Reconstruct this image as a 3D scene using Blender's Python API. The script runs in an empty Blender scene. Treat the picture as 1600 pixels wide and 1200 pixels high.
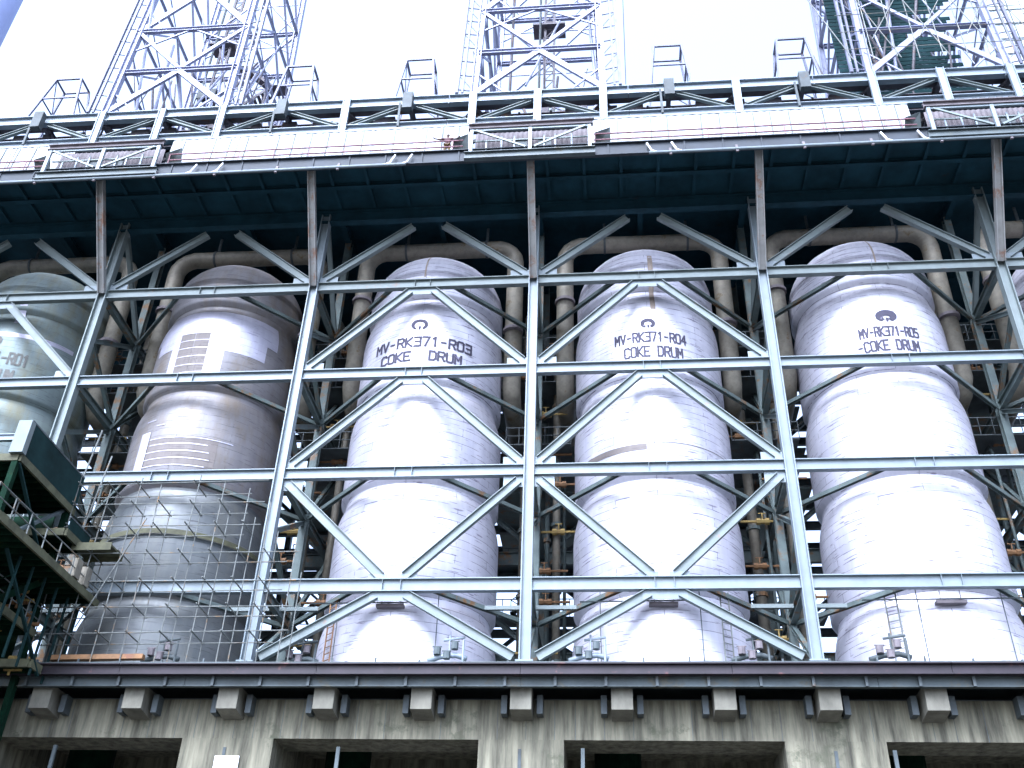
import bpy, bmesh, math, random
from mathutils import Vector, Matrix
R_=math.radians
random.seed(7)
scene=bpy.context.scene
col=scene.collection

# ---------------- camera ----------------
YAW,PITCH,ROLL=0.1106,0.6016,0.0365
F_PX=1591.6
CAM=(3.966,-45.09,-15.75)
cy,sy,cp,sp=math.cos(YAW),math.sin(YAW),math.cos(PITCH),math.sin(PITCH)
fwd=Vector((-sy*cp,cy*cp,sp)); right0=Vector((cy,sy,0)); up0=right0.cross(fwd)
rt=math.cos(ROLL)*right0+math.sin(ROLL)*up0; upv=-math.sin(ROLL)*right0+math.cos(ROLL)*up0
cd=bpy.data.cameras.new('camera'); cam=bpy.data.objects.new('camera',cd); col.objects.link(cam)
cam.matrix_world=Matrix(((rt.x,upv.x,-fwd.x,CAM[0]),(rt.y,upv.y,-fwd.y,CAM[1]),(rt.z,upv.z,-fwd.z,CAM[2]),(0,0,0,1)))
cd.sensor_width=36; cd.lens=F_PX/1600*36; cd.clip_end=3000; cd.clip_start=0.1
scene.camera=cam
# ---------------- sky, sun, exposure ----------------
SUN_EL,SUN_AZ=R_(52),R_(200)     # azimuth clockwise from +Y: behind the camera, slightly left
w=bpy.data.worlds.new('World'); scene.world=w; w.use_nodes=True
nt=w.node_tree; bg=nt.nodes['Background']
sky=nt.nodes.new('ShaderNodeTexSky'); sky.sky_type='NISHITA'; sky.sun_disc=False
sky.sun_elevation=SUN_EL; sky.sun_rotation=SUN_AZ; sky.dust_density=6.0; sky.air_density=1.0; sky.ozone_density=1.0
hs=nt.nodes.new('ShaderNodeHueSaturation'); hs.inputs['Saturation'].default_value=0.48   # thin bright overcast
nt.links.new(sky.outputs[0],hs.inputs['Color']); nt.links.new(hs.outputs[0],bg.inputs[0]); bg.inputs[1].default_value=0.15
sd=bpy.data.lights.new('sun','SUN'); sd.energy=0.6; sd.angle=R_(32); sd.color=(1,.98,.95)
so=bpy.data.objects.new('sun',sd); col.objects.link(so)
sdir=Vector((math.sin(SUN_AZ)*math.cos(SUN_EL),math.cos(SUN_AZ)*math.cos(SUN_EL),math.sin(SUN_EL)))
so.rotation_euler=sdir.to_track_quat('Z','Y').to_euler(); so.location=sdir*200
scene.view_settings.view_transform='Standard'; scene.view_settings.look='None'
scene.view_settings.gamma=1; scene.view_settings.exposure=2.25
scene.view_settings.use_white_balance=True; scene.view_settings.white_balance_temperature=5300; scene.view_settings.white_balance_tint=12
scene.render.engine='CYCLES'

# ---------------- materials ----------------
def mat(name,c,rough=.6,metal=0.0,var=.25,scale=1.2,rust=0.0,rustc=(.16,.07,.035),stretch=(1,1,1),bump=0.0,c2=None,rscale=.9,spec=.5):
    m=bpy.data.materials.new(name); m.use_nodes=True; n=m.node_tree.nodes; L=m.node_tree.links
    b=n['Principled BSDF']; b.inputs['Roughness'].default_value=rough; b.inputs['Metallic'].default_value=metal
    b.inputs['Specular IOR Level'].default_value=spec
    tc=n.new('ShaderNodeTexCoord'); mp=n.new('ShaderNodeMapping'); mp.inputs['Scale'].default_value=stretch
    L.new(tc.outputs['Object'],mp.inputs[0])
    nz=n.new('ShaderNodeTexNoise'); nz.inputs['Scale'].default_value=scale; nz.inputs['Detail'].default_value=6; nz.inputs['Roughness'].default_value=.65
    L.new(mp.outputs[0],nz.inputs['Vector'])
    cr=n.new('ShaderNodeValToRGB'); cr.color_ramp.elements[0].position=.3; cr.color_ramp.elements[1].position=.7
    d=c2 if c2 else tuple(x*(1-var*1.3) for x in c); e=tuple(min(1,x*(1+var*.5)) for x in c)
    cr.color_ramp.elements[0].color=(*d,1); cr.color_ramp.elements[1].color=(*e,1)
    L.new(nz.outputs['Fac'],cr.inputs[0]); out=cr.outputs[0]
    if rust>0:
        n2=n.new('ShaderNodeTexNoise'); n2.inputs['Scale'].default_value=rscale; n2.inputs['Detail'].default_value=9; n2.inputs['Roughness'].default_value=.72
        L.new(tc.outputs['Object'],n2.inputs['Vector'])
        r2=n.new('ShaderNodeValToRGB'); r2.color_ramp.elements[0].position=.70-rust*.35; r2.color_ramp.elements[1].position=.78-rust*.33
        r2.color_ramp.elements[0].color=(0,0,0,1); r2.color_ramp.elements[1].color=(1,1,1,1)
        L.new(n2.outputs['Fac'],r2.inputs[0])
        mx=n.new('ShaderNodeMixRGB'); mx.inputs[2].default_value=(*rustc,1)
        L.new(r2.outputs[0],mx.inputs[0]); L.new(out,mx.inputs[1]); out=mx.outputs[0]
    L.new(out,b.inputs['Base Color'])
    if bump>0:
        bp=n.new('ShaderNodeBump'); bp.inputs['Strength'].default_value=bump; bp.inputs['Distance'].default_value=.02
        L.new(nz.outputs['Fac'],bp.inputs['Height']); L.new(bp.outputs[0],b.inputs['Normal'])
    return m

def drum_mat(name,c1,c2,seam,metal,rough,dash=.5,stain=None,stain_amt=.5):
    m=bpy.data.materials.new(name); m.use_nodes=True; n=m.node_tree.nodes; L=m.node_tree.links
    b=n['Principled BSDF']; b.inputs['Metallic'].default_value=metal
    tc=n.new('ShaderNodeTexCoord'); sx=n.new('ShaderNodeSeparateXYZ'); L.new(tc.outputs['Object'],sx.inputs[0])
    ng=n.new('ShaderNodeMath'); ng.operation='MULTIPLY'; ng.inputs[1].default_value=-1; L.new(sx.outputs[1],ng.inputs[0])
    at=n.new('ShaderNodeMath'); at.operation='ARCTAN2'; L.new(sx.outputs[0],at.inputs[0]); L.new(ng.outputs[0],at.inputs[1])
    mu=n.new('ShaderNodeMath'); mu.operation='MULTIPLY'; mu.inputs[1].default_value=4.4; L.new(at.outputs[0],mu.inputs[0])
    cx=n.new('ShaderNodeCombineXYZ'); L.new(mu.outputs[0],cx.inputs[0]); L.new(sx.outputs[2],cx.inputs[1])
    def noise(sc,scale,detail=5,rg=.6):
        mp=n.new('ShaderNodeMapping'); mp.inputs['Scale'].default_value=sc; L.new(cx.outputs[0],mp.inputs[0])
        z=n.new('ShaderNodeTexNoise'); z.inputs['Scale'].default_value=scale; z.inputs['Detail'].default_value=detail; z.inputs['Roughness'].default_value=rg
        L.new(mp.outputs[0],z.inputs['Vector']); return z
    def ramp(src,p0,p1,a,bb):
        r=n.new('ShaderNodeValToRGB'); r.color_ramp.elements[0].position=p0; r.color_ramp.elements[1].position=p1
        r.color_ramp.elements[0].color=(*a,1); r.color_ramp.elements[1].color=(*bb,1); L.new(src,r.inputs[0]); return r
    # warp the seams a little
    wn=noise((1,1,1),.55,2); wa=n.new('ShaderNodeVectorMath'); wa.operation='SCALE'; wa.inputs['Scale'].default_value=.10
    L.new(wn.outputs['Color'],wa.inputs[0]); ad=n.new('ShaderNodeVectorMath'); ad.operation='ADD'; L.new(cx.outputs[0],ad.inputs[0]); L.new(wa.outputs[0],ad.inputs[1])
    br=n.new('ShaderNodeTexBrick'); L.new(ad.outputs[0],br.inputs['Vector']); br.offset=.43; br.squash=1
    br.inputs['Scale'].default_value=1; br.inputs['Brick Width'].default_value=5.2; br.inputs['Row Height'].default_value=.47
    br.inputs['Mortar Size'].default_value=.014; br.inputs['Mortar Smooth'].default_value=.4; br.inputs['Bias'].default_value=-.2
    br.inputs['Color1'].default_value=(*c1,1); br.inputs['Color2'].default_value=(*c2,1); br.inputs['Mortar'].default_value=(*c1,1)
    # broken seams: mortar mask x noise
    sn=noise((.9,2.2,1),1.1,4); sr=ramp(sn.outputs['Fac'],.53-dash*.12,.60-dash*.10,(0,0,0),(1,1,1))
    mm=n.new('ShaderNodeMath'); mm.operation='MULTIPLY'; L.new(br.outputs['Fac'],mm.inputs[0]); L.new(sr.outputs[0],mm.inputs[1])
    mx=n.new('ShaderNodeMixRGB'); mx.inputs[2].default_value=(*seam,1); L.new(mm.outputs[0],mx.inputs[0]); L.new(br.outputs['Color'],mx.inputs[1])
    # streaks and blotches
    s2=noise((1.3,.16,1),1.6,7,.7); r2=ramp(s2.outputs['Fac'],.32,.66,(.80,.80,.84),(1,1,1))
    m2=n.new('ShaderNodeMixRGB'); m2.blend_type='MULTIPLY'; m2.inputs[0].default_value=.8; L.new(mx.outputs[0],m2.inputs[1]); L.new(r2.outputs[0],m2.inputs[2])
    # dirt: dashes
    s3=noise((.55,5.5,1),1.5,3,.5); r3=ramp(s3.outputs['Fac'],.63,.65,(1,1,1),(.40,.36,.42))
    m3=n.new('ShaderNodeMixRGB'); m3.blend_type='MULTIPLY'; m3.inputs[0].default_value=dash; L.new(m2.outputs[0],m3.inputs[1]); L.new(r3.outputs[0],m3.inputs[2])
    out=m3.outputs[0]
    if stain:
        s4=noise((.7,.25,1),.8,6,.7); r4=ramp(s4.outputs['Fac'],.60-stain_amt*.25,.74-stain_amt*.2,(0,0,0),(1,1,1))
        m4=n.new('ShaderNodeMixRGB'); m4.inputs[2].default_value=(*stain,1); 
        k=n.new('ShaderNodeMath'); k.operation='MULTIPLY'; k.inputs[1].default_value=.7; L.new(r4.outputs[0],k.inputs[0])
        L.new(k.outputs[0],m4.inputs[0]); L.new(out,m4.inputs[1]); out=m4.outputs[0]
    L.new(out,b.inputs['Base Color'])
    rr=ramp(s2.outputs['Fac'],.3,.7,(rough+.08,)*3,(rough-.05,)*3); L.new(rr.outputs[0],b.inputs['Roughness'])
    bp=n.new('ShaderNodeBump'); bp.inputs['Strength'].default_value=.5; bp.inputs['Distance'].default_value=.012; bp.invert=True
    bn=noise((.35,1.0,1),.8,2); bk=n.new('ShaderNodeMath'); bk.operation='MULTIPLY'; bk.inputs[1].default_value=.5; L.new(bn.outputs['Fac'],bk.inputs[0]); sm=n.new('ShaderNodeMath'); sm.operation='ADD'; L.new(br.outputs['Fac'],sm.inputs[0]); L.new(bk.outputs[0],sm.inputs[1])
    L.new(sm.outputs[0],bp.inputs['Height']); L.new(bp.outputs[0],b.inputs['Normal'])
    return m

M={}
M['steel']=mat('grey_green_steel_paint',(.15,.18,.178),.55,.1,.16,1.0,rust=.22,rustc=(.20,.12,.08))
M['steel_b']=mat('pale_blue_grey_steel_paint',(.18,.215,.235),.5,.1,.15,1.0,rust=.16,rustc=(.24,.15,.12))
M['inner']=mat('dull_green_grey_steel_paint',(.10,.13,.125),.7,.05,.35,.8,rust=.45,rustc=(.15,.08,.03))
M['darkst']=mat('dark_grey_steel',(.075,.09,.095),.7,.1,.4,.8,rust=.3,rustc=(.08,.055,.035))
M['strut']=mat('rust_streaked_grey_paint',(.27,.27,.26),.6,.1,.2,1.0,rust=.5,rustc=(.21,.12,.08),rscale=.8)
M['soffit']=mat('shade_tinted_deck_steel',(.013,.043,.062),.8,0,.35,.5,rust=.15,rustc=(.02,.02,.022),spec=.15)  # teal of the shadows under the deck is put into this base colour
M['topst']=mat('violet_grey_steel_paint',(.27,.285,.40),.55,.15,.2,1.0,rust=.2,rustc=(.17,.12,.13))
M['topdk']=mat('weathered_brown_grey_steel',(.115,.105,.12),.7,.1,.4,.8,rust=.4,rustc=(.13,.075,.05))
M['chord']=mat('pale_blue_girder_paint',(.22,.26,.30),.5,.1,.14,.8,rust=.18,rustc=(.30,.24,.22))
M['white']=mat('white_ribbed_sheeting',(.31,.33,.345),.55,0,.16,.9,rust=.2,rustc=(.24,.23,.24),stretch=(3,1,.3))
M['rail']=mat('faded_pink_red_rail_paint',(.20,.085,.11),.6,0,.3,2)
M['yellow']=mat('weathered_yellow_paint',(.34,.24,.07),.7,0,.4,1.5,rust=.4)
M['rustp']=mat('brown_rusty_panel',(.155,.135,.145),.8,0,.35,1.3,rust=.3,rustc=(.13,.08,.07))
M['pipe']=mat('stained_beige_pipe_lagging',(.22,.20,.155),.6,.2,.3,.9,rust=.4,rustc=(.135,.10,.05),stretch=(2,2,2))
M['conc']=mat('stained_weathered_concrete',(.185,.175,.125),.9,0,.6,1.7,rust=.40,rustc=(.075,.078,.05),stretch=(1.6,1.6,.16),bump=.3,rscale=.5)
M['corb']=mat('plain_grey_concrete',(.165,.158,.125),.9,0,.35,1.4,rust=.15,rustc=(.16,.15,.10),stretch=(1,1,.5),bump=.2)
M['maroon']=mat('dark_maroon_beam_paint',(.020,.013,.020),.6,.1,.5,.6,rust=.3,rustc=(.11,.045,.045))
M['channel']=mat('dull_blue_grey_channel',(.08,.10,.105),.6,.1,.35,.7,rust=.4,rustc=(.09,.09,.07))
M['green']=mat('dark_green_platform_steel',(.004,.020,.010),.85,0,.6,1.0,rust=.3,rustc=(.04,.04,.012),spec=.1)
M['greenpl']=mat('grey_green_side_sheeting',(.010,.028,.028),.8,0,.4,.8,rust=.2,rustc=(.03,.04,.03),spec=.12)
M['olive']=mat('olive_timber_edge',(.085,.085,.045),.8,0,.4,2)
M['scaf']=mat('galvanised_scaffold_tube',(.15,.16,.15),.6,.2,.4,2,rust=.4,rustc=(.22,.13,.05))
M['ink']=mat('black_stencil_paint',(.045,.04,.07),.8,0,.3,1.6,c2=(.03,.028,.045),rust=.22,rustc=(.22,.20,.27),rscale=2.5)
M['inkg']=mat('faded_stencil_paint',(.13,.13,.12),.8,0,.3,3)
M['orange']=mat('orange_rusty_paint',(.22,.115,.045),.7,0,.4,2,rust=.3)
M['skin']=mat('brown_skin',(.09,.045,.03),.6,0,.1,3)
M['shirt']=mat('dull_maroon_shirt',(.07,.03,.035),.9,0,.2,3)
M['trous']=mat('mustard_brown_trousers',(.14,.09,.03),.9,0,.2,3)
M['hair']=mat('black_hair',(.02,.018,.02),.8,0,.2,3)
M['ground']=mat('dusty_gravel_ground',(.07,.067,.058),.95,0,.3,.3)
M['topdark']=mat('darker_violet_grey_paint',(.13,.135,.20),.6,.1,.25,1.0,rust=.3,rustc=(.12,.08,.07))  # darker version of the violet grey, for hoist frames and access masts
M['net']=mat('pale_blue_sheeting',(.62,.70,.74),.7,0,.1,.6)
M['stack']=mat('blue_grey_stack_paint',(.16,.19,.34),.6,.1,.12,.5)
M['plate']=mat('white_sign_plate',(.8,.8,.82),.5,0,.05,2)
M['drum']=drum_mat('bright_aluminium_jacket',(.60,.59,.655),(.53,.52,.58),(.10,.09,.13),.28,.46,.85)
M['drum2']=drum_mat('dull_brown_grey_jacket',(.215,.205,.21),(.18,.17,.172),(.09,.085,.08),.35,.5,.6,stain=(.16,.13,.095),stain_amt=.5)
M['drum2g']=drum_mat('dull_steel_grey_jacket',(.135,.145,.145),(.105,.115,.118),(.07,.075,.075),.35,.5,.6,stain=(.15,.15,.13),stain_amt=.4)
M['drum1']=drum_mat('dull_green_grey_jacket',(.19,.235,.225),(.165,.20,.20),(.09,.11,.10),.3,.55,.5,stain=(.16,.15,.08),stain_amt=.5)
M['patchb']=drum_mat('bright_replacement_sheet',(.47,.46,.54),(.40,.39,.46),(.3,.28,.35),.4,.42,.5)
M['patchr']=drum_mat('bare_brown_band',(.145,.125,.115),(.12,.105,.095),(.10,.08,.07),.1,.7,.5)
M['stainm']=mat('brown_run_off_stain',(.33,.27,.22),.6,.2,.4,1.5,stretch=(2,2,.4))

# ---------------- helpers ----------------
class MB:
    def __init__(s): s.v=[]; s.f=[]
    def add(s,vs,fs):
        o=len(s.v); s.v+= [tuple(v) for v in vs]; s.f+=[tuple(i+o for i in f) for f in fs]
    def box(s,x0,x1,y0,y1,z0,z1):
        s.add([(x0,y0,z0),(x1,y0,z0),(x1,y1,z0),(x0,y1,z0),(x0,y0,z1),(x1,y0,z1),(x1,y1,z1),(x0,y1,z1)],
              [(3,2,1,0),(4,5,6,7),(0,1,5,4),(1,2,6,5),(2,3,7,6),(3,0,4,7)])
    def bar(s,a,b,w,h,n=(0,1,0)):
        """box from a to b; w along n, h across"""
        a=Vector(a);b=Vector(b);d=(b-a).normalized();n=Vector(n);n=(n-d*n.dot(d))
        if n.length<1e-4: n=d.orthogonal()
        n.normalize(); u=d.cross(n)
        vs=[]
        for p in (a,b):
            for (i,j) in ((-1,-1),(1,-1),(1,1),(-1,1)): vs.append(p+n*(w/2*i)+u*(h/2*j))
        s.add(vs,[(3,2,1,0),(4,5,6,7),(0,1,5,4),(1,2,6,5),(2,3,7,6),(3,0,4,7)])
    def ibeam(s,a,b,h,bf,n=(0,1,0),tf=.05,tw=.04):
        """I section: web normal n, depth h, flange width bf along n"""
        a=Vector(a);b=Vector(b);d=(b-a).normalized();n=Vector(n);n=(n-d*n.dot(d)).normalized();u=d.cross(n)
        H=h/2;B=bf/2;T=tw/2
        prof=[(-B,-H),(B,-H),(B,-H+tf),(T,-H+tf),(T,H-tf),(B,H-tf),(B,H),(-B,H),(-B,H-tf),(-T,H-tf),(-T,-H+tf),(-B,-H+tf)]
        vs=[p+n*x+u*y for p in (a,b) for x,y in prof]; k=12
        fs=[(i,(i+1)%k,(i+1)%k+k,i+k) for i in range(k)]
        fs+=[(0,1,2,11)[::-1],(11,2,3,10)[::-1],(10,3,4,9)[::-1],(9,4,5,8)[::-1],(8,5,6,7)[::-1]]
        fs+=[tuple(j+12 for j in f[::-1]) for f in fs[-5:]]
        s.add(vs,fs)
    def tube(s,pts,r,n=8,cap=True):
        pts=[Vector(p) for p in pts]; rings=[]; prev=None
        for i,p in enumerate(pts):
            if i==0: d=pts[1]-pts[0]
            elif i==len(pts)-1: d=pts[-1]-pts[-2]
            else: d=(pts[i+1]-pts[i]).normalized()+(pts[i]-pts[i-1]).normalized()
            d.normalize()
            if prev is None: u=d.orthogonal().normalized()
            else: u=(prev-d*prev.dot(d)).normalized()
            prev=u; v=d.cross(u); rr=r[i] if isinstance(r,(list,tuple)) else r
            rings.append([p+u*(rr*math.cos(2*math.pi*k/n))+v*(rr*math.sin(2*math.pi*k/n)) for k in range(n)])
        vs=[q for g in rings for q in g]; fs=[]
        for i in range(len(pts)-1):
            for k in range(n): fs.append((i*n+k,i*n+(k+1)%n,(i+1)*n+(k+1)%n,(i+1)*n+k))
        if cap: fs.append(tuple(range(n))[::-1]); fs.append(tuple((len(pts)-1)*n+k for k in range(n)))
        s.add(vs,fs)
    def lathe(s,prof,cx,cyy,n=96):
        vs=[];fs=[]
        for r,z in prof:
            for k in range(n): a=2*math.pi*k/n; vs.append((cx+r*math.sin(a),cyy-r*math.cos(a),z))
        for i in range(len(prof)-1):
            for k in range(n):
                fs.append((i*n+k,i*n+(k+1)%n,(i+1)*n+(k+1)%n,(i+1)*n+k))
        s.add(vs,fs)
    def build(s,name,m,parent=None,smooth=False,flip=False):
        me=bpy.data.meshes.new(name); off=Vector((0,0,0))
        if parent is not None:
            p=parent
            while p is not None: off+=p.location; p=p.parent
        me.from_pydata([(v[0]-off.x,v[1]-off.y,v[2]-off.z) for v in s.v],[],s.f)
        bm=bmesh.new(); bm.from_mesh(me); bmesh.ops.recalc_face_normals(bm,faces=bm.faces); bm.to_mesh(me); bm.free()
        me.materials.append(m)
        if smooth:
            for p in me.polygons: p.use_smooth=True
        o=bpy.data.objects.new(name,me); col.objects.link(o)
        if parent is not None: o.parent=parent
        return o
def thing(name,label,cat,loc=(0,0,0),group=None,kind=None):
    o=bpy.data.objects.new(name,None); o.empty_display_size=.2; col.objects.link(o); o.location=loc
    return tag(o,label,cat,group,kind)
def tag(o,label=None,cat=None,group=None,kind=None):
    if label: o['label']=label
    if cat: o['category']=cat
    if group: o['group']=group
    if kind: o['kind']=kind
    return o
def part(name,m,parent,fn,smooth=False):
    b=MB(); fn(b); return b.build(name,m,parent,smooth)
def P(name,m,parent,*a,how='bar',**k):
    b=MB(); getattr(b,how)(*a,**k); return b.build(name,m,parent)
def arc(cx,cz,r,a0,a1,y,n=8):
    return [(cx+r*math.cos(R_(a0+(a1-a0)*i/n)),y,cz+r*math.sin(R_(a0+(a1-a0)*i/n))) for i in range(n+1)]

S=13.0
ROW=[0.0,3.80,10.02,16.32,22.64]      # steel levels
COLX=[-39,-26,-13,0,13,26,39]
# ---------------- ground ----------------
g=MB(); g.box(-600,600,-300,900,-18.4,-17.4); g=g.build('ground',M['ground']); tag(g,kind='structure')

# ---------------- front steel frame ----------------
fr=thing('steel_frame','grey green painted steel frame with K braces standing in front of the drums','steel frame',(0,0,0))
for x in COLX:
    # H column, web facing the camera, flanges to the sides
    def c(b,x=x):
        b.box(x-.27,x-.21,-.24,.24,0,28.4); b.box(x+.21,x+.27,-.24,.24,0,28.4); b.box(x-.21,x+.21,-.03,.03,0,28.4)
        b.box(x-.40,x+.40,-.35,.35,-.03,.05)
    part('column',M['steel_b'] if abs(x)<20 else M['steel'],fr,c)
def gus(b,x,z,wd,ht,y=-.06): b.box(x-wd/2,x+wd/2,y-.015,y+.015,z-ht/2,z+ht/2)
for k,z in enumerate(ROW[1:]):
    for i in range(len(COLX)-1):
        x0,x1=COLX[i]+.28,COLX[i+1]-.28
        if x0<-36 and k<2: continue
        h=.66 if k==0 else .62
        b=MB(); b.ibeam((x0,0,z),(x1,0,z),h,.34,(0,1,0),.045,.03)
        xm=(x0+x1)/2
        for q in (-.45,.45): b.box(xm+q-.01,xm+q+.01,-.16,-.016,z-h/2+.05,z+h/2-.05)
        b.build('beam',M['steel_b'] if k<3 else M['steel'],fr)
def brace(a,b,n=(0,1,0),h=.46,bf=.28,parent=None,m=None,name='brace'):
    q=MB(); q.ibeam(a,b,h,bf,n,.035,.035); q.build(name,m or M['steel'],parent or fr)
def fbrace(xa,za,xb,zb,y=0):
    a=Vector((xa,y,za));b=Vector((xb,y,zb));d=(b-a).normalized()
    brace(a+d*.25,b-d*(.5 if zb>27 and zb<28 else .2))
    for p_ in (a,b):
        pass
for i in range(len(COLX)-1):
    xl,xr=COLX[i],COLX[i+1]; xm=(xl+xr)/2
    zt=27.65
    # chevrons: feet on the columns above each beam, apex under the next beam
    for (zb,zt2) in ((ROW[4]+.3,zt),) if i in (2-1+0,4) else ((ROW[4]+.3,zt),(ROW[3]+.3,ROW[4]-.3),(ROW[2]+.3,ROW[3]-.3),(0.0,ROW[1]-.3)):
        if xl<-30 and zb<12: continue
        if zb==0.0 and i in (1,): 
            pass
        fbrace(xl+.35,zb+.15,xm-.55,zt2-.05); fbrace(xr-.35,zb+.15,xm+.55,zt2-.05)
    # inverted (V) bracing in the 3.8 - 10 m storey
    if xl>-30 and i not in (1,4):
        fbrace(xl+.35,ROW[2]-.4,xm-.45,ROW[1]+.35); fbrace(xr-.35,ROW[2]-.4,xm+.45,ROW[1]+.35)
def gp(x0,x1,z0,z1):
    P('gusset',M['steel_b'],fr,x0,x1,-.02,.012,z0,z1,how='box')
for i,x in enumerate(COLX):
    for sgn in (-1,1):
        bay=i if sgn>0 else i-1
        if bay<0 or bay>5: continue
        zs_=ROW[4:] if bay in (1,4) else ROW[2:]
        for z in zs_: gp(*((x+.28,x+1.35) if sgn>0 else (x-1.35,x-.28)),z+.29,z+.80)
        if bay not in (1,4) and abs(x)<30: gp(*((x+.28,x+1.3) if sgn>0 else (x-1.3,x-.28)),ROW[2]-.95,ROW[2]-.29)
for i in range(6):
    xm=(COLX[i]+COLX[i+1])/2
    if i in (1,4): continue
    for z in ROW[3:]: gp(xm-1.0,xm+1.0,z-.75,z-.29)
    gp(xm-1.05,xm+1.05,ROW[1]-.78,ROW[1]-.31); gp(xm-1.2,xm-.25,ROW[1]+.31,ROW[1]+.6); gp(xm+.25,xm+1.2,ROW[1]+.31,ROW[1]+.6)
# outward leaning struts from the top beam to the deck edge
for x in COLX:
    a=Vector((x,-.25,ROW[4])); e=Vector((x,-4.0,28.55))
    b=MB(); d=(e-a)
    b.ibeam(a,e,.42,.36,(0,-.84,.54),.05,.05); b.build('strut',M['strut'],fr)
# horizontal bracing behind the front beams, running back to the middle columns
def hbrace(p,q): brace(p,q,(0,0,1),.22,.22,fr,M['inner'],'plan_brace')
for k,z in enumerate(ROW[1:]):
    for i in range(len(COLX)-1):
        xl,xr=COLX[i],COLX[i+1]
        if xl<-36: continue
        zz=z-.12
        hbrace((xl+4.7,.1,zz),(xl+.25,4.8,zz)); hbrace((xr-4.7,.1,zz),(xr-.25,4.8,zz))
        if k==0: brace((xl+.25,2.6,zz),(xl+2.3,2.6,zz),(0,0,1),.2,.2,fr,M['steel'],'plan_brace'); brace((xr-.25,2.6,zz),(xr-2.3,2.6,zz),(0,0,1),.2,.2,fr,M['steel'],'plan_brace')

# ---------------- inner frame: middle and rear column rows ----------------
inn=thing('inner_steel_frame','dull green grey steel frame of columns and braces between and behind the drums','steel frame',(0,10,0))
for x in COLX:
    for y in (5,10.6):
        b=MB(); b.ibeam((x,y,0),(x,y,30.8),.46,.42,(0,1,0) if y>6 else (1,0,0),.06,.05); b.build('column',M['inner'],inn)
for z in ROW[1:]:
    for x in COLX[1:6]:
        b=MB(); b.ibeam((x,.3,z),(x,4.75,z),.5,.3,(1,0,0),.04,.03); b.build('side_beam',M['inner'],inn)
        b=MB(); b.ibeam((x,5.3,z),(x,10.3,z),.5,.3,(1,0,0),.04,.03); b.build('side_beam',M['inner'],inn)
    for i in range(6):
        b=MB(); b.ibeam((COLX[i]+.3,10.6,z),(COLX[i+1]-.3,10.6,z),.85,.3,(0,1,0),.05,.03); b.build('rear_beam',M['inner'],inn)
b=MB()
for x in COLX[1:6]:
    # tops of front columns down to the middle columns, and K bracing below
    brace((x+.05,.3,27.8),(x+.05,4.8,ROW[4]+.3),(1,0,0),.30,.26,inn,M['steel'],'side_brace')
    for k in (4,3,2):
        zt,zb=ROW[k],ROW[k-1]; zm=(zt+zb)/2
        brace((x,.3,zm),(x,4.8,zb+.35),(1,0,0),.26,.22,inn,M['inner'],'side_brace')
        brace((x,.3,zm),(x,4.8,zt-.35),(1,0,0),.26,.22,inn,M['inner'],'side_brace')
        brace((x,10.3,zt-.3),(x,5.3,zb+.3),(1,0,0),.26,.22,inn,M['inner'],'side_brace')
    brace((x,4.8,ROW[1]-.3),(x,.4,.2),(1,0,0),.26,.22,inn,M['inner'],'side_brace')
    brace((x,5.3,.2),(x,10.3,ROW[1]-.3),(1,0,0),.26,.22,inn,M['inner'],'side_brace')
for i in range(6):
    xl,xr=COLX[i],COLX[i+1]; xm=(xl+xr)/2
    if xl<-36 or xr>36: continue
    for k in range(4):
        brace((xl+.3,10.6,ROW[k]+.4),(xm,10.6,ROW[k+1]-.4),(0,1,0),.3,.25,inn,M['inner'],'rear_brace'); brace((xr-.3,10.6,ROW[k]+.4),(xm,10.6,ROW[k+1]-.4),(0,1,0),.3,.25,inn,M['inner'],'rear_brace')

# ---------------- structure farther back: rear access structure ----------------
rs=thing('rear_access_structure','dark steel structure of landings and bracing seen in the gaps behind the drums','steel frame',(0,20,0))
rnd=random.Random(3)
for x in [k*6.5 for k in range(-6,7)]:
    for y in (16,21):
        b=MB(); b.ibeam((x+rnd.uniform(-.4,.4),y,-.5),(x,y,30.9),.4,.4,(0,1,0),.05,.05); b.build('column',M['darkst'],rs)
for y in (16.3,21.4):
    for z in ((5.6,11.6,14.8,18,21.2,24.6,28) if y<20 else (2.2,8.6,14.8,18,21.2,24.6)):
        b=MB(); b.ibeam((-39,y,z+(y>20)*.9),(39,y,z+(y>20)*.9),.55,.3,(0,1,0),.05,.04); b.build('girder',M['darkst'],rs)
for x in [k*6.5 for k in range(-5,5)]:
    for z0,z1 in ((0,5.6),(5.6,11.6),(11.6,18),(18,24.6)):
        y=16 if rnd.random()<.6 else 21.2
        if rnd.random()<.5: brace((x,y,z0+.3),(x+6.5,y,z1-.3),(0,1,0),.25,.22,rs,M['darkst'],'brace')
        else: brace((x+6.5,y,z0+.3),(x,y,z1-.3),(0,1,0),.25,.22,rs,M['darkst'],'brace')
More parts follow.
